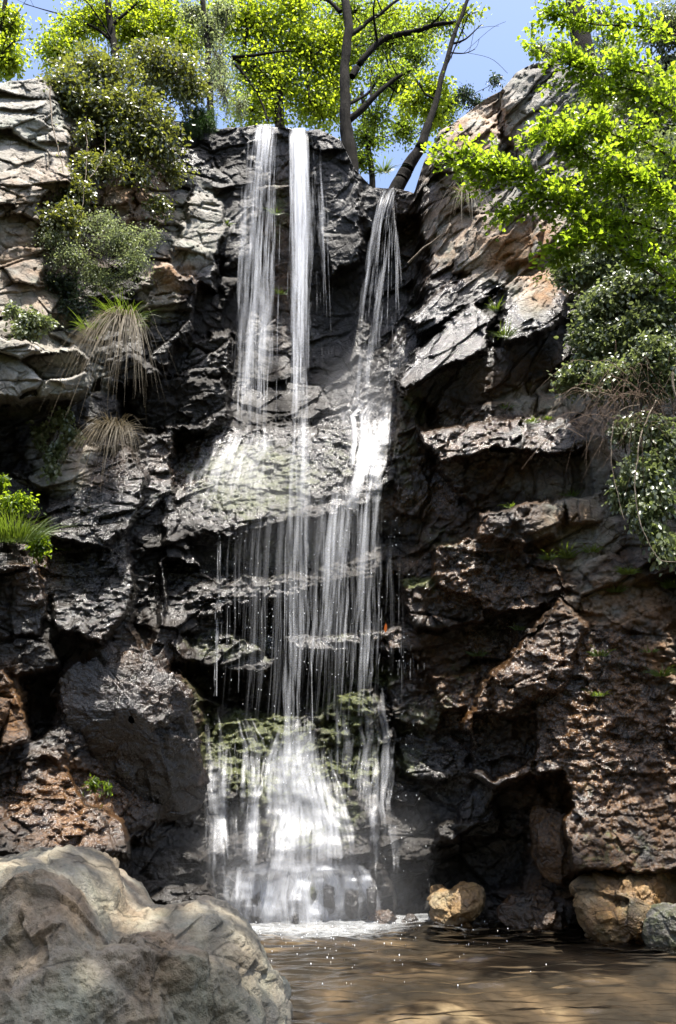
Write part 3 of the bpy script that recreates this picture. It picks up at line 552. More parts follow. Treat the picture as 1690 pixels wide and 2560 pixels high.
# ------------------------------------------------------------------ falling water
def blur(A, k=5):
    for ax in (0, 1):
        for _ in range(k if ax == 0 else 2):
            B_ = np.concatenate([A.take([0], ax), A, A.take([-1], ax)], ax); n_ = A.shape[ax]
            A = (B_.take(range(n_), ax)+2*A+B_.take(range(2, n_+2), ax))/4
    return A
def sheet(mb, path, seed, layers=1, rows=160, cols=26, hug=False, off=.06, curl=0., spread=.05, kd=1.):
    """a curtain along a path of (px, py, width px, Y or None, density)"""
    for L in range(layers):
        p = np.array([(a, b, c, (0 if d is None else d), e) for a, b, c, d, e in path], float)
        q = spline(p, rows); s = np.linspace(-1, 1, cols)[None]
        px = q[:, 0:1]+s*q[:, 2:3]*.5*(1+.1*rng.normal()); py = np.repeat(q[:, 1:2], cols, 1)
        px = px+np.minimum(q[:, 2:3]*.08, 5)*noise(np.stack([s*2+0*px, py/140, 0*px+seed+L*7], -1), 71)
        Y = (blur(np.minimum(smooth_depth(px, py, 7), depth_at(px, py)+.02), 26)-off-.04*L) if hug else q[:, 3:4]-off-spread*L+.05*noise(np.stack([s*3+0*px, py/200, 0*px+seed+L*3], -1), 72)
        P = U(px, py, Y)
        dn = q[:, 4:5]*(1-np.abs(s)**3)*kd
        wm = q[:, 2:3]*mpp(q[:, 1:2], 11.8)
        v = np.concatenate([[0], np.cumsum(np.linalg.norm(np.diff(P[:, cols//2], axis=0), axis=1))])[:, None]
        mb.add(P.reshape(-1, 3), grid_faces(rows, cols), u=(s*wm*.5).ravel()+L*3.1, v=np.repeat(v, cols, 1).ravel(), dens=np.clip(dn, 0, 1.2).ravel(), seed=seed+L*5.3)
def rivulets(mb, n, env, seed, w=(10, 34), dens=(.45, 1.1), off=.05, rows=70):
    """narrow runs of white water that follow the rock inside an envelope of (py, left px, right px)"""
    env = np.array(env, float)
    for i in range(n):
        f = rng.random(); y0 = env[0, 0]+rng.random()**2*.55*(env[-1, 0]-env[0, 0]); y1 = min(env[-1, 0], y0+rng.uniform(.3, .9)*(env[-1, 0]-env[0, 0]))
        py = np.linspace(y0, y1, rows); l = np.interp(py, env[:, 0], env[:, 1]); rr = np.interp(py, env[:, 0], env[:, 2])
        ff = np.clip(f+.07*noise(np.stack([py/90, py*0+i*3.3, py*0+seed], -1), 5)+.015*noise(np.stack([py/25, py*0+i*3.3, py*0+seed], -1), 6), 0, 1); px = l+(rr-l)*ff
        ww = rng.uniform(*w)*(1+.5*noise(np.stack([py/60, py*0+i, py*0], -1), 9)); s_ = np.linspace(-1, 1, 7)[None]
        X = px[:, None]+s_*ww[:, None]*.5; Yp = np.repeat(py[:, None], 7, 1); c = np.minimum(smooth_depth(px, py, 3), depth_at(px, py))
        for _ in range(12): c = (np.concatenate([c[:1], c[:-1]])+2*c+np.concatenate([c[1:], c[-1:]]))/4
        Y = c[:, None]-off-.02*(1-s_**2)-.03*rng.random(); P = U(X, Yp, Y)
        d = rng.uniform(*dens)*np.sin(np.linspace(.08, math.pi-.08, rows))**.35; v = (py-y0)*.0055
        mb.add(P.reshape(-1, 3), grid_faces(rows, 7), u=(s_*ww[:, None]*.0028+i*1.7).ravel(), v=np.repeat(v, 7), dens=(d[:, None]*(1-np.abs(s_)**2.5)).ravel(), seed=float(seed+i))
def strands(mb, n, x0, x1, y0, y1, Y, fall=.0, r=(.003, .008), ln=(300, 700), dens=.9, drift=0.):
    """thin separate threads of water"""
    for i in range(n):
        f = rng.random(); xa = x0[0]+(x0[1]-x0[0])*f+rng.normal()*4; xb = x1[0]+(x1[1]-x1[0])*f+rng.normal()*4
        ya = y0+rng.random()*max(0, (y1-y0)-ln[0])*rng.random(); yb = min(y1, ya+rng.uniform(*ln))
        t = np.linspace((ya-y0)/(y1-y0+1e-6), (yb-y0)/(y1-y0+1e-6), 14); px = xa+(xb-xa)*t**.8+.5*np.sin(t*5+i); py = y0+(y1-y0)*t
        yy = (Y if np.isscalar(Y) else Y[0]+(Y[1]-Y[0])*t)-rng.random()*.25
        pts = U(px, py, yy); rad = rng.uniform(*r)*np.sin(np.linspace(.25, math.pi*.93, 14))**.6
        tube(mb, pts, rad, 4, u=np.repeat(np.full(14, rng.random()*9), 4), v=np.repeat(t*8, 4), dens=dens*rng.uniform(.1, .55), seed=float(i))
def drops(mb, n, fx, Y, r=(.003, .007), el=2.2):
    """separate droplets, each a small stretched octahedron"""
    px, py = fx(n); P = U(px, py, Y+rng.normal(size=n)*.12); rr = rng.uniform(*r, size=n)[:, None]
    o = np.array([(1, 0, 0), (0, 1, 0), (-1, 0, 0), (0, -1, 0), (0, 0, el), (0, 0, -el)])
    V = P[:, None]+o[None]*rr[:, None]
    F = np.array([(0, 1, 4), (1, 2, 4), (2, 3, 4), (3, 0, 4), (1, 0, 5), (2, 1, 5), (3, 2, 5), (0, 3, 5)])
    mb.add(V.reshape(-1, 3), (np.arange(n)[:, None, None]*6+F[None]).reshape(-1, 3), u=0., v=0., dens=1.2, seed=0.)
M = NT('water_drop'); WDROP = M.done(M.n('BsdfPrincipled', {'Base Color': (.85, .88, .92), 'Roughness': .2, 'Emission Strength': 0.}))

t = thing('waterfall', 'left strand group of the tall upper fall, spread thin over dark rock', 'waterfall')
mb = MB(); sheet(mb, [(665, 310, 70, 12.7, .5), (660, 350, 95, 12.4, .6), (648, 500, 120, 12.3, .5), (638, 750, 125, 12.2, .42), (630, 950, 120, 12.1, .42), (625, 1100, 130, 11.85, .2)], 1, 3, spread=.08)
sheet(mb, [(665, 330, 110, 12.5, .3), (650, 500, 160, 12.3, .38), (635, 800, 180, 12.2, .34), (620, 1090, 190, 11.9, .2)], 7, 1)
mb.build('sheet', FALL, t)
mb = MB(); strands(mb, 24, (615, 705), (575, 690), 318, 1060, 12.35, r=(.003, .009)); strands(mb, 16, (655, 690), (625, 670), 318, 900, 12.25, r=(.008, .015)); mb.build('strands', FALL, t)
t = thing('waterfall', 'bright narrow middle strand of the tall upper fall', 'waterfall')
mb = MB(); sheet(mb, [(745, 320, 40, 12.65, .8), (746, 350, 54, 12.35, .9), (750, 480, 66, 12.25, .72), (750, 700, 70, 12.2, .62), (748, 950, 70, 12.05, .5), (746, 1120, 80, 11.75, .22)], 21, 3)
sheet(mb, [(775, 340, 40, 12.4, .3), (785, 520, 80, 12.3, .45), (790, 760, 110, 12.2, .35), (790, 980, 120, 12.1, .12)], 27, 1)
sheet(mb, [(748, 1000, 60, 11.9, .1), (748, 1110, 66, 11.6, .5), (748, 1300, 70, 11.35, .46), (746, 1550, 76, 11.2, .46), (748, 1900, 100, 10.85, .4)], 25, 2)
mb.build('sheet', FALL, t)
mb = MB(); strands(mb, 26, (728, 800), (700, 835), 330, 1050, 12.3, r=(.003, .009)); strands(mb, 20, (735, 762), (730, 768), 325, 1080, 12.2, r=(.01, .02), ln=(400, 760))
strands(mb, 40, (715, 775), (710, 785), 1080, 1820, (11.9, 11.0), r=(.003, .007)); mb.build('strands', FALL, t)
t = thing('waterfall', 'smaller right hand fall pouring from the notch below the leaning tree', 'waterfall')
mb = MB(); sheet(mb, [(985, 466, 40, 12.7, .35), (970, 492, 56, 12.3, .6), (955, 560, 62, 12.15, .42), (932, 720, 70, 12.05, .34), (912, 900, 80, 12.0, .3), (905, 1010, 90, 11.9, .25)], 41, 2)
sheet(mb, [(985, 470, 24, 12.6, .4), (988, 560, 26, 12.2, .55), (997, 700, 28, 12.0, .42), (1003, 850, 40, 11.6, .1)], 45, 1)
sheet(mb, [(1030, 880, 60, None, .3), (985, 930, 110, None, .4), (945, 985, 90, None, .42), (920, 1030, 90, None, .3)], 47, 1, hug=True)
mb.build('sheet', FALL, t)
mb = MB(); strands(mb, 22, (950, 1000), (890, 1010), 480, 980, (12.3, 11.9), r=(.003, .008)); mb.build('strands', FALL, t)
t = thing('cascade', 'white cascade tumbling down the rock below the right hand fall', 'cascade')
mb = MB(); sheet(mb, [(945, 985, 50, None, .2), (915, 1040, 110, None, .34), (925, 1080, 120, None, .38), (920, 1130, 90, None, .3), (890, 1200, 80, None, .34), (880, 1260, 100, None, .3), (880, 1310, 130, None, .3)], 61, 1, hug=True, cols=34)
rivulets(mb, 26, [(990, 915, 975), (1040, 860, 975), (1110, 870, 975), (1180, 860, 950), (1300, 825, 950)], 62, (8, 46), (.35, .95))
rivulets(mb, 6, [(990, 930, 970), (1060, 900, 970), (1130, 890, 950), (1230, 855, 900), (1330, 840, 900)], 63, (14, 40), (.45, .85))
sheet(mb, [(610, 1070, 120, None, .15), (600, 1110, 210, None, .5), (565, 1170, 250, None, .5), (555, 1240, 260, None, .36), (570, 1300, 220, None, .15)], 65, 1, hug=True, cols=50)
rivulets(mb, 26, [(1060, 560, 680), (1150, 500, 690), (1290, 450, 680)], 66, (10, 44), (.15, .5))
mb.build('sheet', FLOW, t)
t = thing('water_curtain', 'fine curtain of separate drips falling from the arched shelf', 'water curtain')
mb = MB()
sheet(mb, [(790, 1240, 520, 11.35, .35), (780, 1400, 540, 11.25, .45), (780, 1600, 540, 11.1, .4), (770, 1800, 500, 10.95, .25)], 81, 2, cols=60, spread=.12)
mb.build('veil', VEIL, t); mb = MB()
sheet(mb, [(885, 1230, 150, 11.35, .35), (878, 1320, 180, 11.25, .5), (870, 1480, 190, 11.15, .42), (860, 1650, 200, 11.0, .36), (850, 1790, 200, 10.9, .2)], 87, 2, cols=40)
mb.build('sheet', FALL, t)
mb = MB(); strands(mb, 130, (520, 1060), (500, 1060), 1290, 1800, (11.35, 11.05), r=(.0015, .0035), ln=(60, 420), dens=.75); strands(mb, 44, (820, 960), (790, 960), 1260, 1700, (11.3, 11.), r=(.002, .006), ln=(80, 380), dens=.8); strands(mb, 8, (543, 552), (530, 545), 1340, 1740, (11.35, 11.0), r=(.004, .01))
strands(mb, 40, (860, 1060), (860, 1060), 1610, 1720, 11.0, r=(.003, .007), ln=(60, 110))
mb.build('strands', FALL, t)
def fx(n): return rng.uniform(510, 1080, n), rng.uniform(1280, 2200, n)
mb = MB(); drops(mb, 420, fx, 11.0, (.002, .0045), 3); structure(mb.build('droplets', WDROP, t), 'stuff')
t = thing('cascade', 'broad white foaming cascade spreading down to the pool', 'cascade')
mb = MB()
sheet(mb, [(745, 1790, 80, None, .3), (745, 1850, 150, None, .5), (735, 1930, 160, None, .6), (760, 2010, 170, None, .62), (770, 2060, 180, None, .65), (765, 2170, 200, None, .55)], 101, 1, hug=True, cols=48, off=.06)
sheet(mb, [(745, 1830, 100, None, .3), (750, 1900, 170, None, .4), (765, 1990, 200, None, .4), (775, 2080, 230, None, .42), (770, 2180, 260, None, .35)], 99, 1, hug=True, cols=48, off=.09)
rivulets(mb, 46, [(1810, 700, 810), (1900, 670, 830), (2010, 670, 860), (2080, 660, 880), (2190, 640, 900)], 102, (14, 60), (.25, .8))
rivulets(mb, 10, [(1850, 715, 790), (1930, 690, 790), (2010, 690, 830), (2180, 690, 840)], 103, (24, 60), (.4, .85))
rivulets(mb, 40, [(1770, 520, 640), (1880, 520, 700), (1990, 510, 700), (2180, 520, 700)], 104, (8, 40), (.12, .6))
rivulets(mb, 8, [(1860, 530, 570), (1960, 525, 560), (2060, 530, 560), (2180, 530, 570)], 106, (14, 40), (.5, .9))
rivulets(mb, 6, [(1900, 650, 690), (2000, 610, 650), (2120, 610, 640), (2180, 600, 650)], 107, (14, 36), (.5, .9))
rivulets(mb, 36, [(1720, 830, 970), (1850, 840, 990), (2000, 830, 980), (2200, 830, 1000)], 105, (8, 36), (.12, .5))
mb.build('sheet', FLOW, t)
mb = MB(); sheet(mb, [(745, 2140, 330, None, .1), (745, 2168, 350, None, .75), (740, 2200, 380, None, .7), (730, 2260, 400, None, .7), (735, 2325, 460, None, .9)], 121, 2, cols=70, rows=60, hug=True, off=.10)
rivulets(mb, 70, [(2160, 590, 920), (2200, 580, 940), (2325, 560, 960)], 122, (14, 50), (.6, 1.3), rows=40, off=.11)
sheet(mb, [(575, 2165, 110, None, .35), (590, 2315, 130, None, .45)], 125, 1, cols=30, rows=40, hug=True)
mb.build('apron', FLOW, t)
mb = MB(); strands(mb, 40, (690, 860), (660, 880), 1850, 2200, (10.9, 10.5), r=(.002, .006), ln=(40, 160), dens=.7); strands(mb, 26, (520, 660), (520, 640), 1850, 2180, (11.0, 10.7), r=(.003, .006), ln=(60, 200)); mb.build('strands', FALL, t)
def fx2(n):
    x = rng.normal(820, 260, n).clip(590, 1500); return x, 2300+np.abs(rng.normal(size=n))*70+rng.random(n)*10
mb = MB()
px, py = fx2(170); b = (1280-py)/FP; tt = HC/(-(SP+b*CP)); Yw = tt*(CP-b*SP)
P = U(px, py, Yw); P[:, 2] += .04+np.abs(rng.normal(size=170))*.035
o = np.array([(1, 0, 0), (0, 1, 0), (-1, 0, 0), (0, -1, 0), (0, 0, 2.5), (0, 0, -2.5)]); F = np.array([(0, 1, 4), (1, 2, 4), (2, 3, 4), (3, 0, 4), (1, 0, 5), (2, 1, 5), (3, 2, 5), (0, 3, 5)])
mb.add((P[:, None]+o[None]*rng.uniform(.002, .006, (170, 1, 1))).reshape(-1, 3), (np.arange(170)[:, None, None]*6+F[None]).reshape(-1, 3))
structure(mb.build('water_spray', WDROP), 'stuff')

# fine spray hanging at the foot of the falls: densest at its middle, ragged, gone before its edge
SC.cycles.volume_step_rate = 2.5; SC.cycles.volume_max_steps = 48
M = NT('mist_air'); P = M.n('TexCoord').outputs['Object']
rad = M.n('VectorMath', {0: P}, operation='LENGTH').outputs['Value']
fall = M.maprange(M.math('ADD', rad, M.math('MULTIPLY', M.math('SUBTRACT', M.noise(P, 2.2, 3, .6), .5), 1.1)), .0, .85, 1., 0.)
M.set(M.out.inputs['Volume'], M.n('VolumePrincipled', {'Color': (.95, .97, 1.), 'Density': M.math('MULTIPLY', M.math('POWER', fall, 1.5), .42), 'Anisotropy': 0.}))
ph = np.linspace(.01, math.pi-.01, 20)[:, None]; th = np.linspace(0, 2*math.pi, 30, endpoint=False)[None]
for (x, y, z), (a, b_, c_) in [((-.45, 10.5, .45), (2.3, .7, 1.5)), ((-.75, 11.55, 5.3), (1.9, .5, 1.5)), ((.35, 11.75, 7.1), (1.0, .5, 1.2))]:
    mb = MB(); mb.add(np.stack([np.sin(ph)*np.cos(th), np.sin(ph)*np.sin(th), np.cos(ph)+0*th], -1).reshape(-1, 3), grid_faces(20, 30, True)[:, ::-1])
    o = structure(mb.build('mist', M.m), 'stuff'); o.location = (x, y, z); o.scale = (a, b_, c_)

# ------------------------------------------------------------------ plants
def foliage(fol, stem, blobs, root=None, leaf=(.05, .028), twigs=60, per=30, cl=.16, dz=.6, twr=.004, up=.5, hang=0., fill=.45):
    """blobs of (px, py, rx, ry, Y, weight): twigs run to points in each blob and carry a clump of leaves"""
    cs = [U(b[0], b[1], b[4]) for b in blobs]
    for i in range(1, len(cs)):
        if stem is not None and root is None:
            j = min(range(i), key=lambda q: np.linalg.norm(cs[q]-cs[i])); a, b = cs[j], cs[i]
            tube(stem, spline([a, (a+b)/2+rng.normal(size=3)*.06+[0, .05, -.05], b], 12), twr*1.8, 4)
    for x, y, rx, ry, Y, wt in blobs:
        k = mpp(y, Y); c = U(x, y, Y); n = max(3, int(twigs*wt))
        r = rng.random(n)**fill; e = rnd_dir(n)*r[:, None]*np.array([rx*k, dz*(rx+ry)*.5*k, ry*k]); tip = c+e
        b0 = U(*root[:2], root[2]) if root else c+np.array([0, .1, -ry*k*.5])
        for i in range(n):
            st = c if (i % 3 or root is None) else b0
            mid = (st+tip[i])/2+rng.normal(size=3)*.12*np.linalg.norm(tip[i]-st)+np.array([0, 0, .1-hang*.1])
            pts = spline([st, mid, tip[i]], 7)
            if stem is not None: tube(stem, pts, np.linspace(twr*1.6, twr*.5, 7), 3)
            m = int(per*rng.uniform(.5, 1.5)); f = rng.uniform(.45, 1.05, m); ax = tip[i]-mid
            p = st+(pts[np.clip((f*6).astype(int), 0, 6)]-st)+rng.normal(size=(m, 3))*cl*.45
            d = rnd_dir(m)*.8+unit(ax)[None]*.6+np.array([0, 0, -.25-hang]); nr = rnd_dir(m)+np.array([0, -.15, up])
            s = rng.uniform(.65, 1.25, m)
            leaves(fol, p, d, nr, leaf[0]*s, leaf[1]*s, tint=np.clip(rng.random()*.75+rng.normal(size=m)*.18+.12, 0, 1))
def plant(name, label, cat, blobs, mat, twmat=TWIG, group=None, **kw):
    t = thing(name, label, cat, group=group); f, s = MB(), MB(); foliage(f, s, blobs, **kw)
    f.build('foliage', mat, t); s.build('stems', twmat, t); return t
def blades(mb, c, n, L, w, spread=.25, droop=.6, lean=(0, 0, 0), base=.06, seg=6, up=1.):
    for i in range(n):
        a = rng.uniform(0, 2*math.pi); s = rng.random()**.5
        d = unit(np.array([math.cos(a)*spread*s*2, math.sin(a)*spread*s*2, up*1.])+np.array(lean)+rng.normal(size=3)*.1)
        l = L*rng.uniform(.3, 1.15); p = np.array(c)+np.array([math.cos(a), math.sin(a)*.6, 0])*base*s
        t = np.linspace(0, 1, seg)[:, None]; pts = p+d*l*t+np.array([0, 0, -1.])*droop*rng.uniform(.75, 1.2)*l*t**2+rng.normal(size=3)*.13*l*t**2
        sd = unit(np.cross(d, [0.2, 1, .1])); ww = w*(1-t*.92)*rng.uniform(.6, 1.3)
        V = np.stack([pts-sd*ww, pts+sd*ww], 1).reshape(-1, 3); tt = rng.random()
        mb.add(V, grid_faces(seg, 2), tint=tt)
def tuft(label, px, py, n, L, w, Y=None, off=.09, mat=GRASS_G, dry=0, name='grass_tuft', cat='grass', group='grass tufts on the rocks', dryL=None, ddroop=1.4, **kw):
    Y = float(depth_at(px, py))-off if Y is None else Y; c = U(px, py, Y)
    t = thing(name, label, cat, group=group); m = MB(); blades(m, c, n, L*1.3, w, **kw); m.build('blades', mat, t)
    if dry: 
        m = MB(); blades(m, c, dry, dryL or L*1.3, w, spread=.2, droop=ddroop, lean=(0, -.5, -.2), base=.08, up=.7); m.build('dead_blades', GRASS_D, t)
    return t
def vine(label, pts, r=.006, mat=BARK_PALE, name='vine', cat='vine', group=None, lf=0, lmat=LEAF_GLOSS, leaf=(.06, .04)):
    P = spline([U(*p) for p in pts], 40); P += .02*np.stack([noise(P*6, 1), noise(P*6, 2), noise(P*6, 3)], -1)
    t = thing(name, label, cat, group=group); m = MB(); tube(m, P, np.linspace(r, r*.5, 40), 5); m.build('stem', mat, t)
    if lf:
        m = MB(); k = rng.integers(4, 40, lf); leaves(m, P[k]+rng.normal(size=(lf, 3))*.05, rnd_dir(lf)+[0, -.2, -.4], rnd_dir(lf)+[0, -.2, .6], leaf[0]*rng.uniform(.6, 1.3, lf), leaf[1]*rng.uniform(.6, 1.3, lf)); m.build('foliage', lmat, t)
    return t
# left side
plant('shrub', 'large glossy leaved shrub crowning the left cliff and hanging over its edge', 'shrub',
      [(250, 190, 130, 80, 11.2, 1.5), (400, 170, 130, 90, 11.6, 1.5), (160, 230, 70, 70, 10.8, .7), (330, 290, 130, 70, 11.2, 1.4), (470, 230, 70, 90, 11.8, .8), (385, 370, 85, 70, 11.3, 1.), (300, 350, 40, 60, 11.1, .4), (250, 270, 110, 60, 11., .9)],
      LEAF_GLOSS, leaf=(.075, .042), twigs=85, per=26, cl=.2, up=.7)
plant('shrub', 'grey twiggy shrub between the glossy shrub and the lip of the fall', 'shrub', [(560, 240, 50, 90, 12.9, 1.), (600, 270, 40, 50, 13.2, .6), (545, 150, 35, 90, 13., .6)], LEAF_GREY, leaf=(.04, .014), twigs=60, per=22, cl=.1)
plant('juniper', 'rounded bright green needle bush under the glossy shrub', 'bush', [(500, 300, 50, 34, 12., 1.), (475, 325, 35, 25, 11.9, .6), (520, 320, 30, 30, 12., .5)], JUNIPER, leaf=(.07, .008), twigs=90, per=34, cl=.07, up=.8)
plant('ivy', 'trailing leafy strands hanging on the dark rock below the glossy shrub', 'ivy', [(210, 430, 35, 60, 10.7, .7), (200, 500, 40, 40, 10.6, .7), (340, 440, 60, 50, 11.2, .7), (210, 340, 30, 40, 10.8, .4), (155, 560, 70, 60, 10.3, 1.2), (400, 520, 40, 40, 11.4, .4), (270, 420, 60, 50, 10.9, .8), (180, 480, 50, 60, 10.5, .8), (430, 440, 60, 40, 11.6, .5)], LEAF_GLOSS, leaf=(.06, .036), twigs=60, per=18, cl=.13)
plant('shrub', 'grey green small leaved shrub bulging from the left wall above the dry grass', 'shrub', [(290, 610, 95, 50, 10.2, 1.1), (180, 650, 90, 45, 10.3, .8), (340, 660, 60, 60, 10.2, .7), (250, 565, 80, 40, 10.3, .5), (270, 720, 90, 50, 10.4, .4), (130, 610, 50, 30, 10.3, .4), (370, 600, 30, 40, 10.3, .3), (230, 700, 50, 60, 10.4, .4)], LEAF_GREY, leaf=(.036, .016), twigs=90, per=30, cl=.13, twr=.003, fill=.8)
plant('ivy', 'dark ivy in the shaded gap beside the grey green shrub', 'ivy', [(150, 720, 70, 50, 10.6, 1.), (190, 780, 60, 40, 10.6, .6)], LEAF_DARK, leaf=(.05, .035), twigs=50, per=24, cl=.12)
plant('herb', 'pale glossy herb on the ledge at the left edge', 'herb', [(85, 815, 60, 28, 9.4, 1.), (30, 790, 18, 20, 9.4, .3), (60, 840, 40, 20, 9.4, .5)], LEAF_IVY, leaf=(.055, .036), twigs=48, per=20, cl=.08)
tuft('large tussock with long dead blades hanging over the left wall', 310, 815, 300, .5, .006, Y=10.15, dry=300, dryL=1.2, spread=.35, droop=.6, ddroop=1.7, name='grass_tussock', group=None, base=.15)
tuft('small yellow green tussock at the left of the large hanging one', 232, 835, 160, .28, .006, Y=9.95, dry=90, dryL=.35, spread=.5, droop=.5, name='grass_tussock', group=None, base=.12)
tuft('lower straw coloured tussock on the dark ledge with drooping blades', 285, 1085, 160, .42, .005, Y=10.0, dry=300, dryL=.85, spread=.7, droop=.7, ddroop=1.3, name='grass_tussock', group=None, base=.1, mat=GRASS_D)
plant('herb', 'leafy herb left of the lower straw tussock', 'herb', [(150, 1060, 30, 26, 9.95, .7), (180, 1100, 30, 20, 9.95, .5), (140, 1140, 30, 24, 9.95, .6), (100, 1100, 25, 40, 10.05, .4), (130, 1190, 14, 14, 9.9, .3)], LEAF_IVY, leaf=(.06, .045), twigs=40, per=16, cl=.08)
tuft('bright sunlit grass clump at the left frame edge', 30, 1350, 420, .42, .006, Y=9.1, spread=.45, droop=.5, base=.28)
plant('herb', 'bright green herbs growing above the sunlit grass clump', 'herb', [(40, 1270, 60, 30, 9.25, 1.), (100, 1380, 30, 25, 9.2, .6), (0, 1220, 20, 14, 9.3, .3)], LEAF_NEAR, leaf=(.045, .025), twigs=70, per=18, cl=.08)
tuft('tiny yellow green cushion on the wet slope', 166, 1376, 50, .06, .006, spread=.9, droop=.3, base=.04)
plant('fern', 'small green fern leaves on the ochre wet ridge low at left', 'fern', [(230, 1975, 25, 14, 9.2, .6), (265, 1985, 14, 12, 9.2, .3)], LEAF_MID, leaf=(.05, .02), twigs=24, per=12, cl=.05)
for p, r, lab in [([(125, 215, 10.3), (128, 290, 10.2), (145, 370, 10.1), (160, 432, 10.05)], .012, 'thick bare vine hanging at the right edge of the sunlit grey rock'),
                  ([(265, 330, 10.9), (255, 400, 10.7), (215, 460, 10.4), (205, 520, 10.3)], .008, 'thin bare vine curving through the trailing leaves'),
                  ([(215, 290, 10.9), (218, 380, 10.6), (212, 470, 10.4)], .007, 'straight thin vine left of the curving one')]:
    vine(lab, p, r, group='vines on the left wall', lf=10)
# right side
plant('shrub', 'dense dark leaved climber covering the right wall behind the bright branches', 'climber',
      [(1560, 420, 150, 120, 10.2, 1.7), (1640, 600, 110, 130, 9.8, 1.4), (1500, 560, 90, 70, 10.4, .8), (1620, 260, 120, 110, 10.6, 1.4), (1480, 300, 70, 90, 11., .9), (1680, 80, 90, 110, 10.4, 1.), (1590, 480, 130, 140, 10., 1.4), (1680, 420, 80, 120, 9.8, 1.), (1540, 640, 100, 80, 10., 1.), (1690, 720, 70, 110, 9.5, 1.)], LEAF_IVY, leaf=(.06, .036), twigs=90, per=32, cl=.2)
plant('ivy', 'pale leaved ivy spilling over the big tan slab', 'ivy', [(1440, 690, 60, 40, 10.3, 1.), (1500, 680, 70, 45, 10.1, 1.), (1580, 740, 80, 70, 9.8, 1.3), (1640, 820, 70, 80, 9.6, 1.2), (1570, 850, 60, 40, 9.8, .7), (1460, 950, 70, 40, 10., .9), (1500, 780, 70, 60, 9.9, 1.), (1660, 700, 70, 70, 9.5, 1.), (1480, 860, 60, 50, 9.9, .7), (1640, 900, 60, 60, 9.4, .8), (1550, 960, 80, 50, 9.7, 1.), (1650, 960, 60, 50, 9.5, .8)], LEAF_IVY, leaf=(.062, .042), twigs=110, per=24, cl=.16)
plant('ivy', 'ivy trails hanging down the right frame edge below the dry thicket', 'ivy', [(1560, 1080, 35, 40, 9.6, .5), (1590, 1180, 45, 60, 9.4, .7), (1640, 1240, 60, 90, 9.3, 1.), (1560, 1240, 40, 40, 9.5, .5), (1660, 1370, 40, 50, 9.2, .5), (1680, 1120, 40, 60, 9.3, .7), (1620, 1080, 50, 60, 9.4, .8), (1650, 1180, 50, 70, 9.3, .8), (1600, 1280, 40, 50, 9.3, .6), (1620, 1330, 20, 30, 9.3, .3)], LEAF_IVY, leaf=(.065, .048), twigs=60, per=18, cl=.12, hang=.5)
# dry thicket
t = thing('thicket', 'tangled dry brown twigs and bare stems above the right ledge', 'dead brush'); mb = MB(); fm_ = MB()
for i in range(230):
    x = rng.normal(1600, 65); y = rng.normal(1010, 50); Y = rng.uniform(9.1, 9.9)
    dx = rng.normal(-10, 80); dy = abs(rng.normal(60, 60))
    P = spline([U(x, y, Y), U(x+dx*.4, y-rng.uniform(0, 40), Y-.1), U(x+dx*.8, y+dy*.5, Y-.15), U(x+dx, y+dy, Y-.1)], 12)
    tube(mb, P, np.linspace(.003, .001, 12)*rng.uniform(.7, 1.5), 3)
mb.build('twigs', bark_material('dry_twig', (.10, .065, .045), (.28, .21, .16), 20), t)
for p, r, lab in [([(1500, 1000, 9.6), (1440, 970, 9.5), (1400, 1000, 9.6), (1350, 1060, 9.7)], .008, 'arching bare stem reaching left over the wet ledge'),
                  ([(1600, 1010, 9.2), (1540, 1040, 9.2), (1530, 1160, 9.2), (1560, 1300, 9.2)], .008, 'bare stem hanging straight down the right ledge'),
                  ([(1640, 1000, 9.1), (1600, 1100, 9.0), (1590, 1260, 9.0), (1640, 1390, 9.0), (1690, 1405, 9.)], .009, 'long pale stem hanging and curling at the right frame edge'),
                  ([(1540, 990, 9.4), (1470, 980, 9.3), (1420, 1040, 9.4), (1390, 1080, 9.5)], .006, 'second arching bare stem just below the first'),
                  ([(1680, 930, 9.), (1690, 990, 9.), (1720, 1060, 9.)], .018, 'short thick pale branch stub at the right frame edge')]:
    vine(lab, p, r, group='bare stems on the right wall')
vine('pale broken branch lying across the rock right of the small fall', [(1020, 658, 12.1), (1050, 630, 12.), (1080, 605, 11.95), (1100, 588, 11.9)], .02, name='branch', cat='branch')
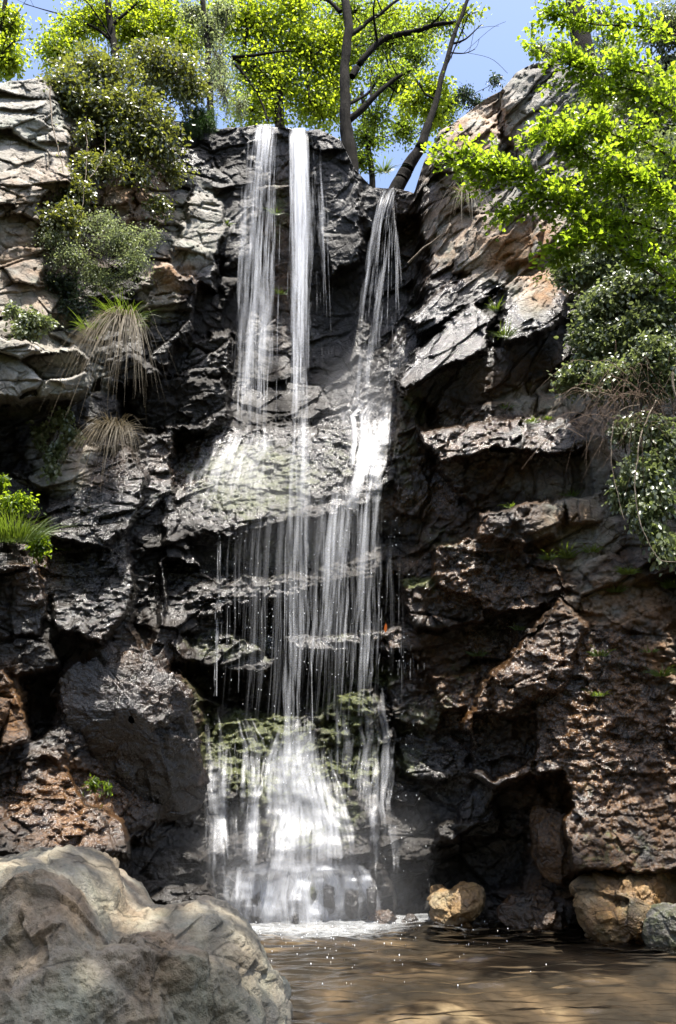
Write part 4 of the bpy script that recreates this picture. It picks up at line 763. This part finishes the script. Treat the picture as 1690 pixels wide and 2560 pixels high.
# sunlit overhanging branches close to the camera at right
t = thing('tree', 'leafy tree reaching in from the right with bright sunlit leaves on thin branches', 'tree'); fo_, br = MB(), MB()
limbs = [([(1800, 700, 7.6), (1560, 590, 7.5), (1400, 500, 7.4), (1290, 440, 7.3), (1180, 420, 7.2)], 20), ([(1800, 640, 7.6), (1620, 480, 7.4), (1480, 400, 7.3), (1360, 330, 7.2)], 16), ([(1800, 500, 7.6), (1640, 370, 7.3), (1540, 340, 7.2), (1440, 300, 7.2)], 12),
         ([(1800, 260, 7.6), (1600, 180, 7.3), (1450, 170, 7.2), (1330, 110, 7.2)], 16), ([(1800, 120, 7.6), (1620, 70, 7.3), (1480, 60, 7.3), (1380, 30, 7.3)], 14), ([(1800, 640, 7.7), (1600, 560, 7.5), (1480, 550, 7.4), (1420, 520, 7.3)], 12),
         ([(1800, 800, 7.6), (1640, 680, 7.4), (1540, 620, 7.3), (1460, 600, 7.3)], 12), ([(1800, 560, 7.4), (1680, 500, 7.2), (1600, 450, 7.1), (1540, 440, 7.1)], 12), ([(1560, 590, 7.5), (1480, 590, 7.4), (1420, 610, 7.4), (1400, 640, 7.4)], 9), ([(1400, 500, 7.4), (1330, 500, 7.3), (1270, 530, 7.3)], 6), ([(1290, 440, 7.3), (1230, 410, 7.2), (1130, 400, 7.1)], 7), ([(1480, 400, 7.3), (1420, 350, 7.2), (1340, 330, 7.2)], 6), ([(1800, 430, 7.6), (1680, 280, 7.3), (1560, 220, 7.3), (1500, 240, 7.3)], 12)]
for pts, nt_ in limbs:
    P = spline([U(*p) for p in pts], 40); tube(br, P, np.linspace(.016, .004, 40), 5)
    for k in range(int(nt_*3.)):
        j = rng.integers(6, 40); d = unit(P[min(j+1, 39)]-P[j-1]); s = rnd_dir(1)[0]*.8+d*.9+np.array([0, 0, .15]); tip = P[j]+unit(s)*rng.uniform(.12, .42)
        q = spline([P[j], (P[j]+tip)/2+rng.normal(size=3)*.03, tip], 8); tube(br, q, np.linspace(.004, .0015, 8), 3)
        m = rng.integers(18, 40); f = rng.integers(1, 8, m); p = q[f]+rng.normal(size=(m, 3))*.035
        ss = rng.uniform(.7, 1.3, m); leaves(fo_, p, rnd_dir(m)*.7+unit(tip-P[j])*.7+[0, 0, -.1], rnd_dir(m)*.7+[0, -.25, .8], .058*ss, .037*ss)
fo_.build('crown', LEAF_NEAR, t); br.build('branches', TWIG, t)
# grass tufts
for px, py, n, L, lab in [
    (1240, 775, 90, .22, 'green tuft in the cleft above the white wet slab'), (1262, 840, 70, .22, 'green tuft between the white slab and the tan slab'),
    (1330, 1056, 60, .09, 'low grass strip on top of the wet right ledge'), (1375, 1050, 60, .08, 'low grass patch at the right end of the wet ledge top'), (1265, 1020, 24, .12, 'small tuft in the wall above the wet right ledge'),
    (1418, 1395, 90, .26, 'bright green tuft on the right of the brown chunk'), (1370, 1398, 50, .16, 'small tuft just left of the bright green tuft'), (1480, 1380, 50, .2, 'thin tuft below the dry block at right'),
    (1570, 1435, 120, .16, 'wide yellow green tuft on the crest of the rough brown slope'), (1540, 1480, 70, .16, 'tuft just below the wide yellow green one'), (1680, 1470, 90, .22, 'tuft at the right frame edge on the crest'),
    (1430, 1240, 40, .12, 'tiny tuft on top of the dry block under the ledge'), (1280, 1268, 24, .1, 'tiny tuft left on the block under the ledge'), (1195, 1640, 50, .14, 'dark green tuft under the shelf'), (1300, 1575, 36, .14, 'small tuft at the top of the rough slope'),
    (1500, 1640, 40, .16, 'slender tuft high on the rough brown slope'), (1655, 1690, 70, .2, 'green tuft at right on the rough brown slope'), (1495, 1740, 40, .12, 'small bright tuft in the middle of the rough brown slope'), (1625, 1630, 24, .1, 'little tuft above the green one on the rough slope'),
    (960, 430, 100, .3, 'green grass on the lip beside the leaning tree'), (570, 560, 30, .1, 'tiny plant clinging left of the tall fall'), (688, 535, 50, .16, 'bright green plant behind the left strands of the fall'), (705, 735, 40, .14, 'green plant on the wet wall between the two strands')]:
    tuft(lab, px, py, n, L, .0065, spread=.55, droop=.55, base=.08)
t = tuft('tuft with long pale roots hanging below the right ridge', 1165, 490, 120, .25, .006, Y=11.6, dry=70, dryL=.75, name='grass_tussock', group=None, spread=.6, ddroop=1.6)
mb = MB(); P = U(963, 1582, float(depth_at(963, 1582))-.04); leaves(mb, P[None], np.array([[.1, -.1, 1.]]), np.array([[.1, -1, .2]]), .13, .045, tint=np.array([.5]))
tag(mb.build('fallen_leaf', leaf_material('orange_leaf', (.5, .12, .02), (.5, .14, .02), (.5, .15, .02), .3)), 'orange fallen leaf stuck on the middle shelf', 'leaf')

# ------------------------------------------------------------------ trees on the cliff top
def tree(name, label, trunk, limbs, blobs, mat, leaf=(.10, .07), twigs=60, per=24, cl=.25, bark=BARK, sub=4, **kw):
    """trunk and limbs of (px, py, Y, radius)"""
    t = thing(name, label, 'tree'); m = MB()
    def limb(p, sides=8, n=40):
        a = np.array(p, float); P = spline(np.array([U(*q[:3]) for q in a]), n); P += .05*np.stack([noise(P*1.5, 4), noise(P*1.5, 5), noise(P*1.5, 6)], -1)
        r = np.interp(np.linspace(0, len(a)-1, n), np.arange(len(a)), a[:, 3])*.85; r = r*(1+.12*noise(P*4, 8)); tube(m, P, r, sides); return P, r
    limb(trunk, 12, 60); m.build('trunk', bark, t); m = MB()
    for p in limbs:
        P, r = limb(p)
        for k in range(sub):
            j = rng.integers(8, 38); s = unit(rnd_dir(1)[0]+unit(P[j]-P[j-3])*.8+np.array([0, 0, .2]))*rng.uniform(.4, 1.3)
            q = spline([P[j], P[j]+s*.5+rng.normal(size=3)*.08, P[j]+s], 10); tube(m, q, np.linspace(r[j]*.5, .004, 10), 4)
    f = MB(); foliage(f, m, blobs, leaf=leaf, twigs=twigs, per=per, cl=cl, twr=.008, **kw)
    if m.v: m.build('limbs', bark, t)
    f.build('crown', mat, t); return t
tree('tree', 'dark trunked tree standing on the lip right of the tall fall', [(882, 500, 14.1, .24), (872, 390, 14.2, .18), (864, 300, 14.2, .14), (862, 180, 14.3, .12), (868, 60, 14.4, .11), (855, -60, 14.6, .10)],
     [[(875, 300, 14.2, .09), (930, 250, 14.2, .07), (985, 200, 14.3, .05), (1040, 170, 14.4, .02)], [(880, 190, 14.3, .09), (940, 110, 14.4, .08), (1020, 80, 14.5, .07), (1110, 62, 14.5, .05), (1180, 55, 14.6, .02)], [(868, 90, 14.4, .07), (940, 40, 14.6, .05), (1010, -10, 14.7, .03)], [(850, 30, 14.4, .06), (800, -20, 14.5, .04)], [(870, 260, 14.3, .05), (920, 230, 14.6, .03), (960, 180, 14.8, .02)]],
     [(960, 110, 110, 80, 14.8, 1.), (1090, 60, 90, 50, 14.8, .6), (990, 210, 80, 50, 14.6, .7), (930, 300, 60, 60, 14.9, .6), (880, 30, 100, 50, 15.2, .8), (1040, 150, 60, 40, 14.8, .4)], LEAF_MID, leaf=(.075, .05), per=20)
tree('tree', 'thin leaning tree rising from the notch of the small fall', [(960, 540, 13.4, .2), (995, 462, 13.4, .16), (1020, 420, 13.4, .15), (1050, 370, 13.4, .12), (1080, 280, 13.5, .075), (1110, 180, 13.6, .06), (1140, 70, 13.7, .05), (1180, -30, 13.8, .04)],
     [[(1125, 110, 13.7, .03), (1165, 95, 13.7, .02), (1200, 60, 13.8, .01)], [(1120, 130, 13.7, .02), (1160, 135, 13.7, .012), (1185, 125, 13.7, .006)], [(1090, 250, 13.6, .03), (1060, 230, 13.6, .02), (1040, 200, 13.7, .01)]],
     [(1080, 230, 60, 50, 13.9, .6), (1040, 260, 60, 40, 13.9, .5), (1090, 300, 40, 50, 14.1, .4), (1170, 40, 40, 30, 14., .2)], LEAF_YEL, leaf=(.08, .055))
tree('tree', 'yellow green tree behind the lip between the two strands', [(700, 330, 17., .15), (690, 200, 17., .12), (640, 60, 17., .1), (620, -50, 17.2, .08)],
     [[(690, 230, 17., .06), (640, 170, 16.8, .06), (580, 145, 16.6, .05), (640, 140, 16.4, .04), (730, 125, 16.3, .02)], [(610, 120, 16.8, .06), (615, 60, 16.8, .04), (600, 0, 17., .03)], [(590, 160, 16.5, .05), (640, 230, 16.5, .03), (670, 300, 16.4, .03)], [(780, 260, 17., .04), (770, 180, 17., .03), (800, 120, 17, .02)]],
     [(640, 60, 120, 80, 17., 1.3), (760, 130, 110, 120, 17.3, 1.8), (680, 210, 100, 80, 17.2, 1.3), (800, 270, 80, 70, 17.5, 1.), (740, 20, 100, 50, 17., .8), (620, 170, 60, 60, 17., .5), (860, 120, 90, 120, 17.5, 1.3), (960, 60, 90, 70, 17.5, 1.), (980, 200, 80, 60, 17.5, .8), (1050, 90, 60, 60, 17.5, .5), (640, 280, 70, 40, 17., .7), (830, 220, 90, 70, 17.8, .9), (560, 60, 60, 70, 17.2, .6)], LEAF_YEL, leaf=(.085, .058), twigs=105, per=28, cl=.6, fill=.6)
tree('tree', 'yellow green tree behind the large glossy shrub', [(290, 260, 15., .12), (285, 120, 15., .1), (270, 0, 15., .08), (265, -60, 15., .07)],
     [[(280, 100, 15., .05), (220, 60, 15., .03), (130, 30, 15., .015), (60, 10, 15, .008)], [(285, 60, 15., .05), (340, 10, 15., .03)], [(300, 130, 15, .03), (230, 20, 14.8, .02), (180, -20, 14.8, .015)]],
     [(240, 50, 90, 50, 15.3, 1.), (330, 90, 80, 60, 15.5, 1.), (140, 130, 50, 50, 15., .7), (420, 60, 70, 60, 15.6, .7), (180, 90, 50, 40, 15.2, .5), (470, 110, 60, 60, 15.6, .6), (340, 20, 80, 30, 15.5, .6)], LEAF_YEL, leaf=(.075, .052), twigs=95, per=26, cl=.42, fill=.7)
tree('tree', 'tree crown in the top left corner with a few orange leaves', [(-40, 260, 13., .1), (-20, 120, 13., .08), (10, 20, 13., .05), (20, -60, 13., .04)], [[(-10, 160, 13., .03), (20, 120, 13., .02), (50, 90, 13, .01)]],
     [(10, 60, 45, 60, 13.2, 1.), (15, 150, 40, 50, 13.2, .9), (-30, 100, 50, 110, 13.2, .8)], LEAF_YEL, leaf=(.08, .055), twigs=100, per=22, cl=.26, fill=.6)
tree('pine_tree', 'dark pine trunk rising behind the glossy shrub at top left', [(385, 240, 16., .3), (395, 100, 16., .28), (405, 0, 16., .26), (410, -80, 16., .25)], [], [(440, 40, 60, 60, 16.3, .5), (370, 60, 40, 60, 16.3, .4)], LEAF_DARK, leaf=(.14, .012), twigs=40, per=30, cl=.25)
tree('tree', 'slender ivy clad tree left of the fall behind the grey shrub', [(530, 330, 14.5, .09), (522, 200, 14.5, .08), (515, 80, 14.5, .07), (505, -40, 14.5, .06)], [[(525, 160, 14.5, .03), (560, 80, 14.5, .02), (570, 20, 14.5, .01)]], [(520, 80, 40, 90, 14.6, 1.), (540, 190, 40, 70, 14.6, .8), (490, 40, 50, 50, 14.8, .6), (560, 40, 40, 50, 14.7, .5)], LEAF_GREY, leaf=(.07, .045), twigs=70, per=18, cl=.2)
tree('pine_tree', 'thick rough pine trunk on top of the right ridge', [(1470, 200, 13.5, .26), (1455, 100, 13.5, .24), (1435, 0, 13.5, .22), (1420, -80, 13.5, .21)], [], [(1500, 40, 60, 50, 13.8, .4), (1520, 130, 50, 60, 13.8, .6)], LEAF_DARK, leaf=(.12, .012), twigs=40, per=34, cl=.22)
tree('tree', 'small dark tree behind the saddle left of the right ridge', [(935, 560, 16., .1), (930, 440, 16., .08), (915, 330, 16., .07), (905, 230, 16., .05)], [[(915, 360, 16., .03), (940, 300, 16., .02)]], [(920, 350, 70, 50, 16., 1.), (1010, 330, 50, 60, 16.2, .9), (1090, 300, 60, 40, 16., .8), (900, 410, 50, 30, 16., .6), (1120, 260, 50, 40, 15.8, .6)], LEAF_MID, leaf=(.075, .05), twigs=60, per=20, cl=.22)
plant('shrub', 'small dark bluish shrub on the skyline left of the right ridge', 'shrub', [(1160, 245, 40, 28, 14.5, 1.), (1240, 205, 20, 16, 14., .4), (1190, 265, 30, 20, 14.5, .5)], LEAF_DARK, leaf=(.06, .03), twigs=40, per=18, cl=.12)
plant('shrub', 'grey green shrub on the crest of the right ridge', 'shrub', [(1400, 140, 50, 40, 12.8, 1.), (1480, 190, 60, 40, 12., 1.), (1350, 130, 30, 25, 12.8, .4), (1540, 150, 50, 50, 12., .8)], LEAF_GREY, leaf=(.05, .022), twigs=70, per=24, cl=.14)
# tree standing behind the photographer; its crown shades the near boulder and part of the pool
t = thing('tree', 'broad tree outside the view whose crown shades the near boulder', 'tree'); m = MB()
tube(m, spline([(2.6, -2.5, -.2), (2.4, -2.3, 3), (1.8, -1.6, 7), (.6, -.4, 11)], 40), np.linspace(.3, .12, 40), 10)
for k in range(14):
    e = np.array([rng.uniform(-3, 3.2), rng.uniform(-2, 4.6), rng.uniform(12, 13.5)]); q = spline([(1.4, -1.2, 9), (e*.5+np.array([.6, -.5, 5.4])), e], 14); tube(m, q, np.linspace(.09, .02, 14), 5)
m.build('trunk', BARK, t); f = MB()
n = 13000; c = np.stack([rng.uniform(-3.2, 3.4, n), rng.uniform(-2.5, 5.0, n), rng.uniform(11.8, 13.8, n)], -1); keep = fbm(c*.55, 3, 77) > -.08; c = c[keep]
leaves(f, c, rnd_dir(len(c)), rnd_dir(len(c))+[0, 0, .8], .2, .13); f.build('crown', LEAF_MID, t)
